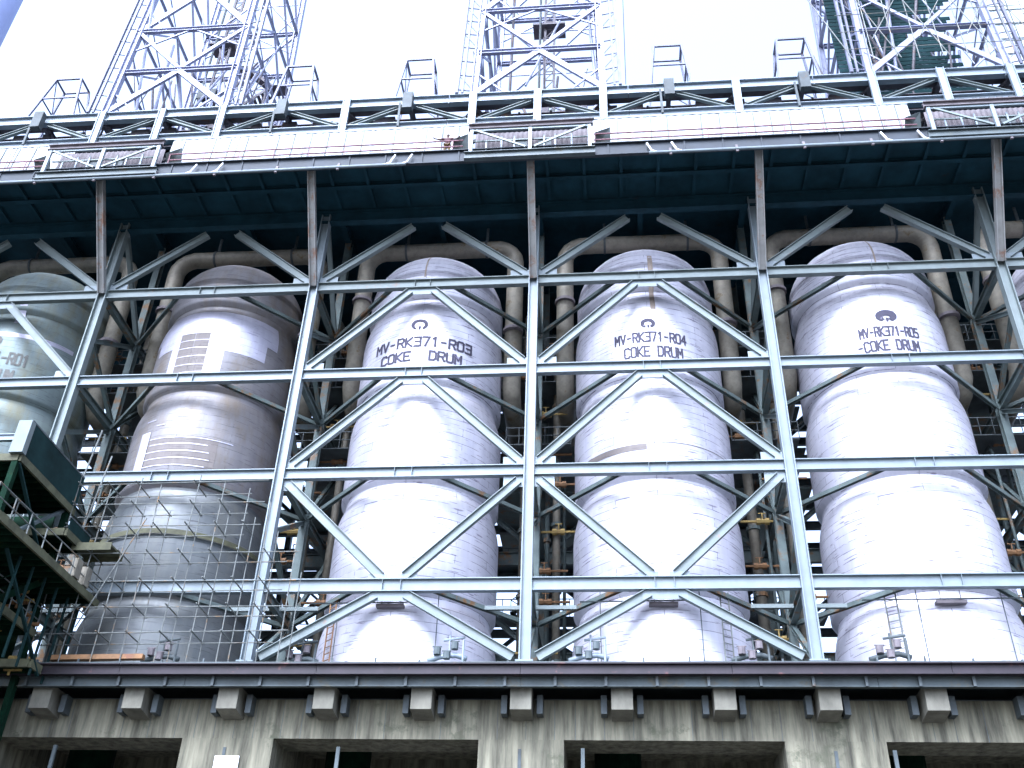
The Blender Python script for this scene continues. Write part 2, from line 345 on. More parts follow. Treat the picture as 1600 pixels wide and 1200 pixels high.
# grating landings around the gaps between drums
for x in COLX[1:6]:
    for z in (14.9,17.7,20.8,23.9,27.2):
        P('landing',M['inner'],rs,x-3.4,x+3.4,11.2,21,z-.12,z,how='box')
    for z in (11.8,7.4,3.0):
        def l(b,x=x,z=z):
            y0=13+rnd.uniform(0,4); b.box(x-3.6,x+3.6,y0,y0+1.5,z-.1,z)
            for q in range(8): b.bar((x-3.6+q*1.02,y0,z),(x-3.6+q*1.02,y0,z+1.1),.05,.05)
            for hh in (.55,1.1): b.bar((x-3.6,y0,z+hh),(x+3.6,y0,z+hh),.05,.05)
        part('walkway',M['darkst'],rs,l)
    # stair flights
    def st(b,x=x):
        for k,(z0,z1) in enumerate(((0,3.2),(3.2,6.4),(6.4,9.6),(9.6,12.8))):
            xa,xb=(x-2.6,x+2.2) if k%2 else (x+2.2,x-2.6)
            for yy in (18.2,19.2): b.bar((xa,yy,z0),(xb,yy,z1),.06,.3)
            for q in range(12):
                t=(q+.5)/12; b.box(xa+(xb-xa)*t-.14,xa+(xb-xa)*t+.14,18.2,19.2,z0+(z1-z0)*t-.02,z0+(z1-z0)*t+.02)
            for t in (0,.33,.66,1): b.bar((xa+(xb-xa)*t,18.2,z0+(z1-z0)*t),(xa+(xb-xa)*t,18.2,z0+(z1-z0)*t+1.0),.05,.05)
            b.bar((xa,18.2,z0+1.0),(xb,18.2,z1+1.0),.05,.05)
    part('stair',M['darkst'],rs,st)
for k in range(46):
    x=COLX[1:6][k%5]+rnd.uniform(-3.2,3.2); y=rnd.uniform(12.5,20.5); z=rnd.uniform(0,13)
    P('thin_brace',M['inner'] if k%2 else M['darkst'],rs,(x,y,z),(x+rnd.uniform(-3,3),y+rnd.uniform(-.5,.5),z+rnd.uniform(1.2,4)),.13,.16)
# service pipes standing in the gaps between the drums
gapn=['between the two left drums','between the left drum and its lettered neighbour','in the central gap between two lettered drums','in the gap left of the last lettered drum','in the gap right of the last lettered drum']
for x,nm in zip(COLX[1:6],gapn):
    t=thing('service_pipe_cluster','rusty service pipes with valves standing '+nm,'pipes',(x,8,0),'service pipes between the drums')
    for k,(dx,dy,r,z0,z1) in enumerate(((1.0,7.2,.22,0,21.5),(-.9,8.0,.3,0,26.5),(.35,9.2,.14,0,17),(-.4,6.6,.09,0,15),(1.35,9.4,.1,2,20))):
        b=MB(); b.tube([(x+dx,dy,z0),(x+dx,dy,z1-.6),(x+dx,dy+.25,z1-.15),(x+dx,dy+1.2,z1)],r,10); o=b.build('pipe',M['pipe'] if k in (0,1) else M['inner'],t,True)
        if k<3:
            b=MB()
            for q in range(int(z1//4)): P('flange',M['inner'],o,[(x+dx,dy,z0+2.4+q*4),(x+dx,dy,z0+2.62+q*4)],r+.09,10,how='tube')
    for k in range(9):
        zz=3+k*2.4+rnd.uniform(-.5,.5); xx=x+rnd.uniform(-1.7,1.5); yy=4+rnd.uniform(1.2,3.6)
        def v(b):
            b.tube([(xx-.35,yy,zz),(xx-.12,yy,zz)],.2,8); b.tube([(xx+.12,yy,zz),(xx+.35,yy,zz)],.2,8); b.tube([(xx-.2,yy,zz),(xx+.2,yy,zz)],.15,8)
            b.tube([(xx,yy,zz),(xx,yy,zz+.5)],.04,6); b.tube([(xx-.2,yy,zz+.5),(xx+.2,yy,zz+.5)],.03,6)
            b.tube([(xx-1.2,yy,zz),(xx+1.3,yy,zz)],.07,6)
        part('valve',M['orange'] if k%3 else M['yellow'],t,v)
    for z in (15.0,19.4,21.6):
        P('grating',M['darkst'],t,x-1.9,x+1.9,5.6,10.2,z-.06,z,how='box')
        b=MB()
        for q in range(6): b.bar((x-1.9+q*.76,5.6,z),(x-1.9+q*.76,5.6,z+1.1),.04,.04)
        b.bar((x-1.9,5.6,z+1.1),(x+1.9,5.6,z+1.1),.05,.05); b.bar((x-1.9,5.6,z+.55),(x+1.9,5.6,z+.55),.04,.04)
        b.build('handrail',M['darkst'],t)

# ---------------- coke drums ----------------
R0=[4.56,4.46,4.36,4.26,4.14]   # jacket radius per storey, bottom to top
DY=5.05
def drum_profile():
    p=[(R0[0],-.4)]
    def groove(zc,ra,rb):
        return [(ra,zc-2.1),(ra-.02,zc-1.7),(ra-.07,zc-1.3),(ra-.16,zc-.92),(ra-.27,zc-.58),(ra-.37,zc-.30),(rb-.30,zc-.16),(rb-.28,zc-.04),(rb-.20,zc+.08),(rb-.08,zc+.20),(rb,zc+.34)]
    for k,z in enumerate((3.75,10.0,16.3,22.5)): p+=groove(z,R0[k],R0[k+1])
    rt_=R0[4]; zt=24.1; p+=[(rt_,23.6)]
    for k in range(13):
        a=R_(90*k/12); p.append((max(.02,rt_*math.cos(a)),zt+3.55*math.sin(a)))
    return p
PROF=drum_profile()
def rad_at(z):
    for (r0,z0),(r1,z1) in zip(PROF,PROF[1:]):
        if z0<=z<=z1: return r0+(r1-r0)*(z-z0)/(z1-z0+1e-9)
    return R0[0]
def patch(b,cx,a0,a1,z0,z1,off=.015,nz=None):
    na=max(1,int(abs(a1-a0)/3)); nz=nz or max(1,int((z1-z0)/.3)); vs=[];fs=[]
    for j in range(nz+1):
        z=z0+(z1-z0)*j/nz; r=rad_at(z)+off
        for i in range(na+1):
            a=R_(a0+(a1-a0)*i/na); vs.append((cx+r*math.sin(a),DY-r*math.cos(a),z))
    for j in range(nz):
        for i in range(na): k=j*(na+1)+i; fs.append((k,k+1,k+na+2,k+na+1))
    b.add(vs,fs)
GL={ # stroke glyphs on a 4 x 6 grid
'M':[[(0,0),(0,6),(2,2.6),(4,6),(4,0)]],'V':[[(0,6),(2,0),(4,6)]],'-':[[(.6,3),(3.2,3)]],
'R':[[(0,0),(0,6),(3.2,6),(4,5.2),(4,3.8),(3.2,3),(0,3)],[(2.2,3),(4,0)]],'K':[[(0,0),(0,6)],[(4,6),(.3,3),(4,0)]],
'3':[[(.2,6),(4,6),(4,0),(.2,0)],[(.8,3.1),(4,3.1)]],'7':[[(0,6),(4,6),(1.5,0)]],'1':[[(.9,5),(2.2,6),(2.2,0)]],
'0':[[(0,.7),(0,5.3),(.8,6),(3.2,6),(4,5.3),(4,.7),(3.2,0),(.8,0),(0,.7)]],
'4':[[(4,2),(0,2.2),(3,6),(3,0)]],'5':[[(4,6),(.3,6),(.3,3.5),(3.2,3.5),(4,2.8),(4,.7),(3.2,0),(0,0)]],
'2':[[(0,5.2),(.8,6),(3.2,6),(4,5.2),(4,4),(0,0),(4,0)]],
'C':[[(4,5.2),(3.2,6),(.8,6),(0,5.2),(0,.8),(.8,0),(3.2,0),(4,.8)]],'O':[[(0,.7),(0,5.3),(.8,6),(3.2,6),(4,5.3),(4,.7),(3.2,0),(.8,0),(0,.7)]],
'E':[[(4,6),(0,6),(0,0),(4,0)],[(0,3),(3.2,3)]],'D':[[(0,0),(0,6),(2.8,6),(4,4.8),(4,1.2),(2.8,0),(0,0)]],
'U':[[(0,6),(0,.8),(.8,0),(3.2,0),(4,.8),(4,6)]]}
def lettering(cx,text,s0,s1,zb,h,sw,parent,m,name='lettering'):
    """text painted round the shell, from arc position s0 to s1 (metres from the middle), baseline zb"""
    b=MB(); n=len(text); pitch=(s1-s0)/(n-.28); gw=pitch*.72
    def pt(s,z):
        r=rad_at(z)+.03; a=s/R0[3]; return (cx+r*math.sin(a),DY-r*math.cos(a),z)
    for i,ch in enumerate(text):
        if ch==' ': continue
        for st in GL[ch]:
            q=[(s0+i*pitch+x/4*gw,zb+y/6*h) for x,y in st]
            for (xa,za),(xb,zb_) in zip(q,q[1:]):
                L_=math.hypot(xb-xa,zb_-za)
                if L_<1e-6: continue
                ux,uz=(xb-xa)/L_,(zb_-za)/L_; nx,nz=-uz*sw/2,ux*sw/2; e=sw*.45
                xa2,za2,xb2,zb2=xa-ux*e,za-uz*e,xb+ux*e,zb_+uz*e
                k=max(1,int(L_/.25)); vs=[]
                for j in range(k+1):
                    t=j/k; x=xa2+(xb2-xa2)*t; z=za2+(zb2-za2)*t
                    vs+=[pt(x+nx,z+nz),pt(x-nx,z-nz)]
                b.add(vs,[(2*j,2*j+1,2*j+3,2*j+2) for j in range(k)])
    return b.build(name,m,parent)
def emblem(cx,s,zc,rx,rz,parent,m,thick=.55,hx=0,hz=-.2):
    """ring shaped emblem, thicker at its top, open at the bottom, small flame inside"""
    b=MB(); vs=[];fs=[];n=40
    def pt(x,z): r=rad_at(z)+.03; a=(s+x)/R0[3]; return (cx+r*math.sin(a),DY-r*math.cos(a),z)
    for i in range(n+1):
        a=R_(-62+304*i/n)
        co,si=math.cos(a),math.sin(a)
        vs.append(pt(rx*co,zc+rz*si)); vs.append(pt(rx*(hx+(1-thick)*co),zc+rz*(hz+(1-thick)*si)))
    for i in range(n): fs.append((2*i,2*i+1,2*i+3,2*i+2))
    b.add(vs,fs)
    b.add([pt(-.05*rx,zc-rz*.95),pt(.10*rx,zc-rz*.95),pt(.22*rx,zc-rz*.45),pt(.02*rx,zc-rz*.2),pt(-.12*rx,zc-rz*.5)],[(0,1,2,3,4)])
    b.build('emblem',m,parent)
DL={-32.5:'grey green coke drum partly cut off at the left edge of the photo',
-19.5:'dull brown grey coke drum with bright patches and scaffolding at its foot',
-6.5:'bright silver coke drum lettered MV-RK371-R03 in wide black letters',
6.5:'bright silver coke drum lettered MV-RK371-R04 with a brown strip half way up',
19.5:'bright silver coke drum lettered MV-RK371-R05',
32.5:'silver grey coke drum mostly beyond the right edge of the photo'}
drums={}
for cx,lab in DL.items():
    d=thing('coke_drum',lab,'coke drum',(cx,DY,0),'row of coke drums'); drums[cx]=d
    mm=M['drum'] if cx>-10 else (M['drum2'] if cx>-20 else M['drum1'])
    i0=0
    zs=[-.4,3.6,9.85,16.15,22.35,24.1,99]
    for k in range(6):
        seg=[q for q in PROF if zs[k]-1e-6<=q[1]<=zs[k+1]+1e-6]
        if k<5: 
            nx=[q for q in PROF if q[1]>zs[k+1]+1e-6][:1]; seg=seg+nx
        b=MB(); b.lathe(seg,cx,DY,120)
        m2=mm
        if cx==-19.5 and k<2: m2=M['drum2g']
        b.build('dome' if k==5 else 'shell_band',m2,d,True)
# lettering
lettering(-6.5,'MV-RK371-R03',-2.85,3.05,18.75,.62,.125,drums[-6.5],M['ink'])
lettering(-6.5,'COKE  DRUM',-2.35,2.45,17.78,.60,.125,drums[-6.5],M['ink'])
emblem(-6.5,-.12,20.28,.50,.40,drums[-6.5],M['ink'],.42,0,-.1)
lettering(6.5,'MV-RK371-R04',-1.95,2.10,18.6,.62,.105,drums[6.5],M['ink'])
lettering(6.5,'COKE DRUM',-1.42,1.83,17.58,.66,.10,drums[6.5],M['ink'])
emblem(6.5,-.05,19.85,.42,.34,drums[6.5],M['ink'],.52,0,-.1)
lettering(19.5,'MV-RK371-R05',-1.55,1.62,18.5,.60,.10,drums[19.5],M['ink'])
lettering(19.5,'-COKE DRUM',-1.75,1.50,17.55,.64,.10,drums[19.5],M['ink'])
emblem(19.5,.02,19.85,.58,.42,drums[19.5],M['ink'],.70,0,-.25)
lettering(-32.5,'MV-RK371-R01',-2.3,2.3,18.5,.75,.13,drums[-32.5],M['inkg'])
lettering(-32.5,'COKE DRUM',-1.7,1.75,17.3,.72,.13,drums[-32.5],M['inkg'])
emblem(-32.5,0,20.1,.5,.4,drums[-32.5],M['inkg'],.6,0,-.1)
# jacket patches
def pp(cx,m,*args,name='jacket_patch',off=.018):
    for a in args:
        b=MB(); patch(b,cx,*a,off=off); b.build(name,m,drums[cx],True)
pp(-19.5,M['patchb'],(-62,62,20.2,22.0))
pp(-19.5,M['patchb'],(-26,-19,16.9,20.2),(6,19,17.0,20.2),(-46,-26,19.3,20.2),(19,52,19.0,20.2))
pp(-19.5,M['patchr'],(-19,-6.5,17.0,20.15),(-5.8,6,17.0,20.15),off=.02)
strips=[(-19,6,z,z+.045) for z in (17.35,17.9,18.5,19.1,19.65)]
pp(-19.5,M['patchb'],*strips,off=.035)
pp(-19.5,M['patchr'],(-22,30,11.2,13.0),off=.018)
pp(-19.5,M['patchb'],*[(-30+rnd.uniform(0,14),28+rnd.uniform(-20,14),z,z+.05) for z in (10.7,11.15,11.6,12.05,12.5,12.9)],(-32,-23,11.0,13.5),off=.035)
pp(-19.5,M['patchb'],(-30,-21,14.2,14.27),(-4,4,14.3,14.37),(-19,-12,13.8,13.85),off=.03)
lettering(-19.5,'RK',-.36,.42,18.0,.62,.09,drums[-19.5],mat('ghost_paint',(.12,.10,.09)))
b=MB(); patch(b,-19.5,-80,80,7.0,7.28,.16,2); b.build('wind_girder',M['olive'],drums[-19.5],True)
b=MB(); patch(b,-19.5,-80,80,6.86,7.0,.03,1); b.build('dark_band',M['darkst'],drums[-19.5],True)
pp(-32.5,M['patchb'],(-60,62,20.45,20.75)); pp(-32.5,M['patchb'],(9,15,21.6,23.3)); 
pp(6.5,M['patchr'],(-66,-6,11.55,11.92),name='brown_strip')
pp(6.5,M['patchr'],(-6,58,11.95,11.99),name='brown_strip')
def streak(cx,a0,a1,z0,z1): pp(cx,M['stainm'],(a0,a1,z0,z1),name='run_off_stain',off=.012)
streak(6.5,2,6,20.9,25.2); streak(-6.5,-2.5,-1,24.0,26.8); streak(19.5,1.5,3.0,23.2,26.6)
# ladders on the drum bases
def ladder(cx,s,z0,z1,m,lab):
    t=thing('ladder',lab,'ladder',(cx,DY,0),'ladders on the drum bases')
    def pt(s_,z,o=.22): r=4.55+o; a=s_/4.55; return Vector((cx+r*math.sin(a),DY-r*math.cos(a),z))
    for q in (-.25,.25): P('side_rail',m,t,pt(s+q,z0),pt(s+q,z1),.06,.06)
    z=z0+.2
    while z<z1: P('rung',m,t,pt(s-.25,z),pt(s+.25,z),.035,.035); z+=.33
ladder(19.5,-2.6,-.2,3.6,M['scaf'],'grey ladder on the base of the drum lettered R05')
ladder(6.5,2.9,-.2,3.9,M['scaf'],'grey ladder at the lower right side of the drum lettered R04')
ladder(-6.5,-3.3,-.2,3.7,M['orange'],'orange rusty ladder at the lower left side of the drum lettered R03')
# conduits and hanging boxes
for cx,nm in ((-6.5,'R03'),(6.5,'R04'),(19.5,'R05')):
    t=thing('conduit_set','thin dark vertical conduits running down the base of drum '+nm,'conduit',(cx,DY,0),'conduits on the drum bases')
    for s in ((-2.9,2.2) if cx<0 else ((1.6,-3.2) if cx<10 else (-1.5,2.4))):
        a=s/4.6; P('conduit',M['darkst'],t,[(cx+4.75*math.sin(a),DY-4.75*math.cos(a),-.2),(cx+4.75*math.sin(a),DY-4.75*math.cos(a),4.0)],.025,6,how='tube')
    P('conduit',M['darkst'],t,[(cx-4.0,.45,3.1),(cx+3.0 if cx>10 else cx+1,.45,3.15)],.035,6,how='tube')
    o=MB(); o.box(cx-.75,cx+.6,.3,.65,2.88,3.02); o.bar((cx-.5,.45,3.0),(cx-.5,.45,3.55),.03,.03); o.bar((cx+.4,.45,3.0),(cx+.4,.45,3.55),.03,.03)
    tag(o.build('hanging_tray',M['rustp']),'flat rusty tray hanging under the lowest beam before drum '+nm,'tray',None or 'trays hanging under the lowest beam')
# valve clusters at the feet
for k,(x,y,nm) in enumerate(((-3.6,.15,'right foot of drum R03'),(2.9,.2,'left foot of drum R04'),(10.2,.2,'right foot of drum R04'),(16.2,.1,'left foot of drum R05'),(-10.7,.6,'left foot of drum R03'),(-17.3,.2,'foot of the scaffolded drum'))):
    t=thing('valve_assembly','small pipes and valves at the '+nm,'valve',(x,y,0),'valve assemblies at the drum feet')
    mt=M['chord'] if k in (0,1) else M['darkst']
    def a1(b):
        b.tube([(x-.9,y,.15),(x-.3,y,.35),(x+.4,y,.42),(x+.9,y,.25)],.13,8)
    part('pipe',mt,t,a1,True)
    def a2(b):
        b.tube([(x+.1,y-.05,.3),(x+.1,y-.05,1.35)],.05,6); b.tube([(x+.75,y-.1,-.1),(x+.75,y-.1,1.1)],.06,6); b.tube([(x-.2,y-.05,1.1),(x+.8,y-.05,1.25)],.06,6)
    part('riser',mt,t,a2)
    def a3(b):
        for q,zz in ((-.45,.55),(.35,.8),(.0,.35)):
            b.tube([(x+q,y-.15,zz-.16),(x+q,y-.15,zz+.16)],.17,8); b.tube([(x+q-.22,y-.2,zz+.2),(x+q+.22,y-.2,zz+.2)],.03,6)
    part('valve',M['channel'] if k<2 else M['rustp'],t,a3)

# ---------------- overhead vapour pipes ----------------
pn={-32.5:'left cut-off drum',-19.5:'dull patched drum',-6.5:'drum lettered R03',6.5:'drum lettered R04',19.5:'drum lettered R05',32.5:'right cut-off drum'}
for cx in (-32.5,-19.5,-6.5,6.5,19.5,32.5):
    y=4.6; z=29.35; r=.54; hw=4.9
    t=thing('vapour_pipe','fat stained beige pipe bent down on both sides above the '+pn[cx],'pipe',(cx,y,z),'overhead vapour pipes')
    dr=1 if cx<19 else 1
    pts=[(cx-hw,y+5,17.6),(cx-hw,y+1.0,18.0),(cx-hw,y+.3,18.8),(cx-hw,y,z-1.3)]+[(cx-hw+1.3-1.3*math.cos(R_(a)),y,z-1.3+1.3*math.sin(R_(a))) for a in (20,40,60,80)]
    pts+=[(cx+hw-1.3+1.3*math.sin(R_(a)),y,z-1.3+1.3*math.cos(R_(a))) for a in (10,30,50,70)]+[(cx+hw,y,z-1.3),(cx+hw,y+.3,18.4),(cx+hw,y+1.0,17.6),(cx+hw,y+5,17.2)]
    b=MB(); b.tube(pts,r,16); b.build('pipe_bend',M['pipe'],t,True)
    for q in (-2.4,2.9): P('band',M['darkst'],t,[(cx+q,y,z),(cx+q+.14,y,z)],r+.05,16,how='tube')
    for q,zz in ((-hw,24.4+.3*(cx%3)),(hw,22.4)): P('flange',M['rustp'],t,[(cx+q,y,zz),(cx+q,y,zz+.2)],r+.09,16,how='tube')
    for q in (-2.33,2.97): P('hanger',M['darkst'],t,(cx+q,y,z+.4),(cx+q,y,31.2),.1,.16)

# ---------------- overhead working deck ----------------
dk=thing('overhead_deck','wide dark steel deck overhanging the drums, seen from below','deck',(0,4,29))
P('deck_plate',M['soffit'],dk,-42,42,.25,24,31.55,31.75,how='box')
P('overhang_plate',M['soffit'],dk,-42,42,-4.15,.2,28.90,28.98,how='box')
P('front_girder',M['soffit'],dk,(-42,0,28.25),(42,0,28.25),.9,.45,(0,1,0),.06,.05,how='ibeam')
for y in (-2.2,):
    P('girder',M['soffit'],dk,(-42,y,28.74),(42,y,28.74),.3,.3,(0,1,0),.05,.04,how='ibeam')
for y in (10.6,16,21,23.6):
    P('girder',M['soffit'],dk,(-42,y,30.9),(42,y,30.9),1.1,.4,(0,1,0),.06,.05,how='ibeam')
x=-39
while x<39.1:
    P('cross_beam',M['soffit'],dk,(x+.9,-3.95,28.78),(x+.9,-.3,28.78),.2,.2,(1,0,0),.04,.03,how='ibeam'); x+=2.1667
for x in [k*6.5 for k in range(-6,7)]:
    P('main_joist',M['soffit'],dk,(x,.3,31.0),(x,23.5,31.0),.9,.35,(1,0,0),.06,.04,how='ibeam')
# fascia with stiffeners
def fa(b):
    b.box(-42,42,-4.27,-4.20,28.15,29.05)
    b.box(-42,42,-4.42,-4.20,28.09,28.15); b.box(-42,42,-4.42,-4.20,29.05,29.10)
    x=-41
    while x<41: b.box(x-.04,x+.04,-4.33,-4.271,28.16,29.04); x+=2.1667
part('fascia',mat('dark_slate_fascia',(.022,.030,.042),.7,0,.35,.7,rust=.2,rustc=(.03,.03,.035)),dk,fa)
# white sheeting wall above the deck, broken at the shelters
def sheet(b,x0,x1):
    n=int((x1-x0)/.24); 
    vs=[];fs=[]
    for i in range(n+1):
        x=x0+(x1-x0)*i/n; y=-3.02-(.03 if i%2 else 0)
        vs+=[(x,y,29.0),(x,y+.30,33.0)]
    for i in range(n): fs.append((2*i,2*i+2,2*i+3,2*i+1))
    b.add(vs,fs)
shz=[(-42,-29.2,'left end'),(-22.9,-3.7,'left half'),(3.3,22.3,'right half'),(30.0,42,'right end')]
for x0,x1,nm in shz:
    t=thing('windbreak_wall','white ribbed sheeting wall behind the pink handrail on the '+nm+' of the deck','wall',((x0+x1)/2,-3,29),'white sheeting walls on the deck')
    x=x0
    while x<x1-.1:
        xe=min(x+4.333,x1); b=MB(); sheet(b,x,xe-.02); b.build('sheet',M['white'],t); 
        b=MB(); b.box(xe-.05,xe+.01,-3.12,-3.07,29.02,32.6); b.build('post',M['chord'],t) if xe<x1 else None
        x+=4.333
    P('top_rail',M['chord'],t,(x0,-2.70,33.06),(x1,-2.70,33.06),.14,.1)
    x=x0+.8
    while x<x1-.3: P('sheet_joint',M['channel'],t,(x,-3.06,29.1),(x+.02,-2.77,32.9),.04,.05); x+=rnd.choice((1.0,1.1,2.0))
# handrails
for x0,x1,nm in ((-42,-29.6,'left end'),(-22.0,-4.0,'left half'),(3.7,21.9,'right half'),(30.4,42,'right end')):
    t=thing('handrail','thin pinkish handrail along the '+nm+' of the deck edge','handrail',((x0+x1)/2,-4.1,29.1),'handrails along the deck edge')
    for z in (29.62,30.12): P('rail',M['rail'],t,[(x0,-4.15,z),(x1,-4.15,z)],.052,6,how='tube')
    x=x0+.05
    while x<x1+.01:
        P('post',M['rail'],t,(x,-4.15,29.1),(x,-4.15,30.14),.05,.05); x+=2.1667
# long pipe hung below the deck edge
for x0,x1,nm in ((-42,-7.2,'left'),(6.8,42,'right')):
    t=thing('edge_pipe','thin pale pipe hung under the '+nm+' half of the deck edge on short brackets','pipe',((x0+x1)/2,-4.5,28),'pipes under the deck edge')
    P('pipe',M['steel_b'],t,[(x0,-4.55,27.92),(x1,-4.55,27.92)],.085,8,how='tube')
    x=x0+1.2
    while x<x1-1:
        P('bracket',M['rustp'],t,(x,-4.55,27.7),(x,-4.4,28.35),.1,.14); x+=3.7
    for q in ((-28.5,-20.6,-19.0,-8.6,-7.6) if x0<0 else (7.4,8.8,20.4,22.4)):
        sgn=-1 if x0<0 else 1
        b=MB(); b.tube([(q,-4.5,27.95),(q-sgn*.45,-4.5,28.15),(q-sgn*.7,-4.45,28.8)],.06,6); b.build('elbow',M['plate'],t)

# ---------------- shelters (landing bays) on the deck edge ----------------
for cx,nm in ((-26,'left'),(0,'middle'),(26,'right')):
    t=thing('deck_shelter','brown panelled landing bay with V bracing on the deck edge, '+nm+' of three','shelter',(cx,-4.4,28.6),'panelled landing bays on the deck edge')
    y=-4.55; w2=3.45; zb,zt=28.75,31.35
    def bp_(b):
        n=46
        vs=[];fs=[]
        for i in range(n+1):
            x=cx-w2+.1+(2*w2-.2)*i/n; yy=-3.7-(.05 if i%2 else 0); vs+=[(x,yy,28.7),(x,yy,31.1)]
        for i in range(n): fs.append((2*i,2*i+2,2*i+3,2*i+1))
        b.add(vs,fs)
    part('back_panel',M['rustp'],t,bp_)
    P('base_beam',M['channel'],t,(cx-w2-.35,y,28.3),(cx+w2+.3,y,28.3),.55,.3,(0,1,0),.04,.03,how='ibeam')
    P('lintel',M['rustp'],t,(cx-w2-.2,y,30.72),(cx+w2+.2,y,30.72),.42,.3,(0,1,0),.05,.03,how='ibeam')
    P('upper_rail',M['steel_b'],t,(cx-w2+.05,y,30.42),(cx+w2-.05,y,30.42),.14,.14)
    for q in (-w2,0,w2): P('post',M['chord'],t,(cx+q,y-.01,28.57),(cx+q,y-.01,30.5),.16,.2)
    for q in (-1,1): P('brace',M['steel'],t,(cx+q*(w2-.25),y-.1,30.35),(cx+q*.25,y-.1,28.8),.08,.13)
    for zz in (29.85,29.1): P('rail',M['steel'],t,(cx-w2+.1,y+.3,zz),(cx+w2-.1,y+.3,zz),.07,.09)
    for q in (-2.6,-1.7,-.95,1.45,2.4,.8):
        P('stanchion',M['chord'],t,(cx+q,y+.25,28.6),(cx+q,y+.25,30.1 if abs(q)<2.5 else 29.7),.07,.09)
    def wn(b):
        for q in (-.95,.45):
            b.box(cx+q,cx+q+.75,y+.35,y+.42,29.35,29.9)
    part('opening',M['darkst'],t,wn)
    for q in (-1,1):
        x0=cx+q*(w2+.75)
        b=MB(); b.add([(x0-.45,-3.6,29.4),(x0+.45,-3.6,29.4),(x0+.45,-4.2,30.6),(x0-.45,-4.2,30.2),(x0-.45,-3.5,29.4),(x0+.45,-3.5,29.4),(x0+.45,-4.1,30.7),(x0-.45,-4.1,30.3)],
            [(0,1,2,3),(7,6,5,4),(0,4,5,1),(1,5,6,2),(2,6,7,3),(3,7,4,0)]); b.build('side_hood',M['channel'] ,t)
        P('yellow_box',M['yellow'],t,x0-.4,x0+.4,-3.95,-3.7,29.12,29.5,how='box')
    b=MB(); rr=random.Random(int(cx)+50); x=cx-w2
    while x<cx+w2: b.box(x,x+.3,y-.1,y+.1,30.935,31.0+rr.uniform(0,.1)); x+=rr.uniform(.4,.8)
    b.build('roof_clamps',M['darkst'],t)

# ---------------- upper truss girder ----------------
tr=thing('truss_girder','pale blue grey steel truss running above the deck under the three towers','truss',(0,0,36))
for x0 in range(-42,42,12):
    for z,h in ((38.75,.80),(36.32,.62)):
        b=MB(); b.ibeam((x0+.02,0,z),(x0+11.98,0,z),h,.42,(0,1,0),.05,.04)
        b.build('chord',M['chord'],tr)
tops=[-34.67,-26,-17.33,-8.67,0,8.67,17.33,26,34.67]
bots=[-39,-30.33,-21.67,-13,-4.33,4.33,13,21.67,30.33,39]
for x in bots:
    for tx in tops:
        if abs(tx-x)<5:
            sg=1 if tx>x else -1
            brace((x+sg*.45,0,36.7),(tx-sg*.5,0,38.3),(0,1,0),.28,.24,tr,M['steel'],'diagonal')
    b=MB(); b.ibeam((x,-.22,36.0),(x,-.22,39.2),.5,.2,(0,1,0),.06,.05); b.build('post',M['chord'],tr)
for x in tops:
    if x in (-26,0,26): b=MB(); b.ibeam((x,-.22,36.0),(x,-.22,39.2),.5,.2,(0,1,0),.06,.05); b.build('post',M['chord'],tr)
    else:
        b=MB(); b.box(x-.35,x+.3,-.7,-.25,37.5,39.0); b.build('sheave_bracket',M['darkst'],tr)
        b=MB(); b.bar((x-.55,-.3,36.1),(x-.6,-.3,38.4),.12,.14); b.build('hanger',M['darkst'],tr)
# rear truss and top deck
rt2=thing('upper_walkway_deck','brown grey steel walkway deck with rear truss behind the pale truss girder','deck',(0,8,38))
for (y0,y1,z) in ((.35,1.15,39.0),(6.2,7.4,39.0),(9.0,12.4,39.0)):
    P('walkway_plate',M['topdk'],rt2,-42,42,y0,y1,z-.06,z,how='box')
for y in (2.3,5.9,9.2,12.6):
    for z,h in ((38.6,.5),):
        P('stringer',M['topdk'],rt2,(-42,y,z),(42,y,z),h,.25,(0,1,0),.04,.03,how='ibeam')
x=-39.0
k=0
while x<=39.1:
    P('cross_beam',M['topdk'],rt2,(x,.3,38.6),(x,12.5,38.6),.55,.28,(1,0,0),.04,.03,how='ibeam')
    if k%2==0: P('plan_brace',M['topdk'],rt2,(x,.4,38.4),(x+4.333,5.8,38.4),.14,.2,how='bar')
    else: P('plan_brace',M['topdk'],rt2,(x+4.333,.4,38.4),(x,5.8,38.4),.14,.2,how='bar')
    x+=4.3333; k+=1
for y in (3.2,):
    for x in [-39+4.3333*k for k in range(18)]:
        P('rear_diagonal',M['topdk'],rt2,(x,y,35.6),(x+4.3333,y,38.4),.15,.22); 
        if int(x)%2: P('rear_post',M['topdk'],rt2,(x,y,33.2),(x,y,38.4),.2,.25)
    P('rear_chord',M['topdk'],rt2,(-42,y,35.3),(42,y,35.3),.5,.3,(0,1,0),.05,.04,how='ibeam')
P('rear_chord',M['topdk'],rt2,(-42,7,34.6),(42,7,34.6),.8,.3,(0,1,0),.05,.04,how='ibeam')
P('inner_chord',M['topdk'],rt2,(-42,1.7,38.75),(42,1.7,38.75),.4,.3,(0,1,0),.05,.04,how='ibeam')
P('inner_chord',M['topdk'],rt2,(-42,.9,36.6),(42,.9,36.6),.3,.25,(0,1,0),.05,.04,how='ibeam')
for k in range(36):
    x=-39+k*2.1667
    P('lacing',M['topdk'],rt2,(x,1.0,36.7),(x+(2.1667 if k%2 else -2.1667),1.6,38.6),.14,.2)
    if rnd.random()<.55: P('hung_box',M['topdk'],rt2,x-.4,x+rnd.uniform(.2,1.0),.9,1.6,rnd.uniform(37.2,37.8),38.5,how='box')
    if rnd.random()<.4: P('stub_post',M['topdk'],rt2,(x+.8,1.3,36.6),(x+.8,1.3,38.7),.14,.14)
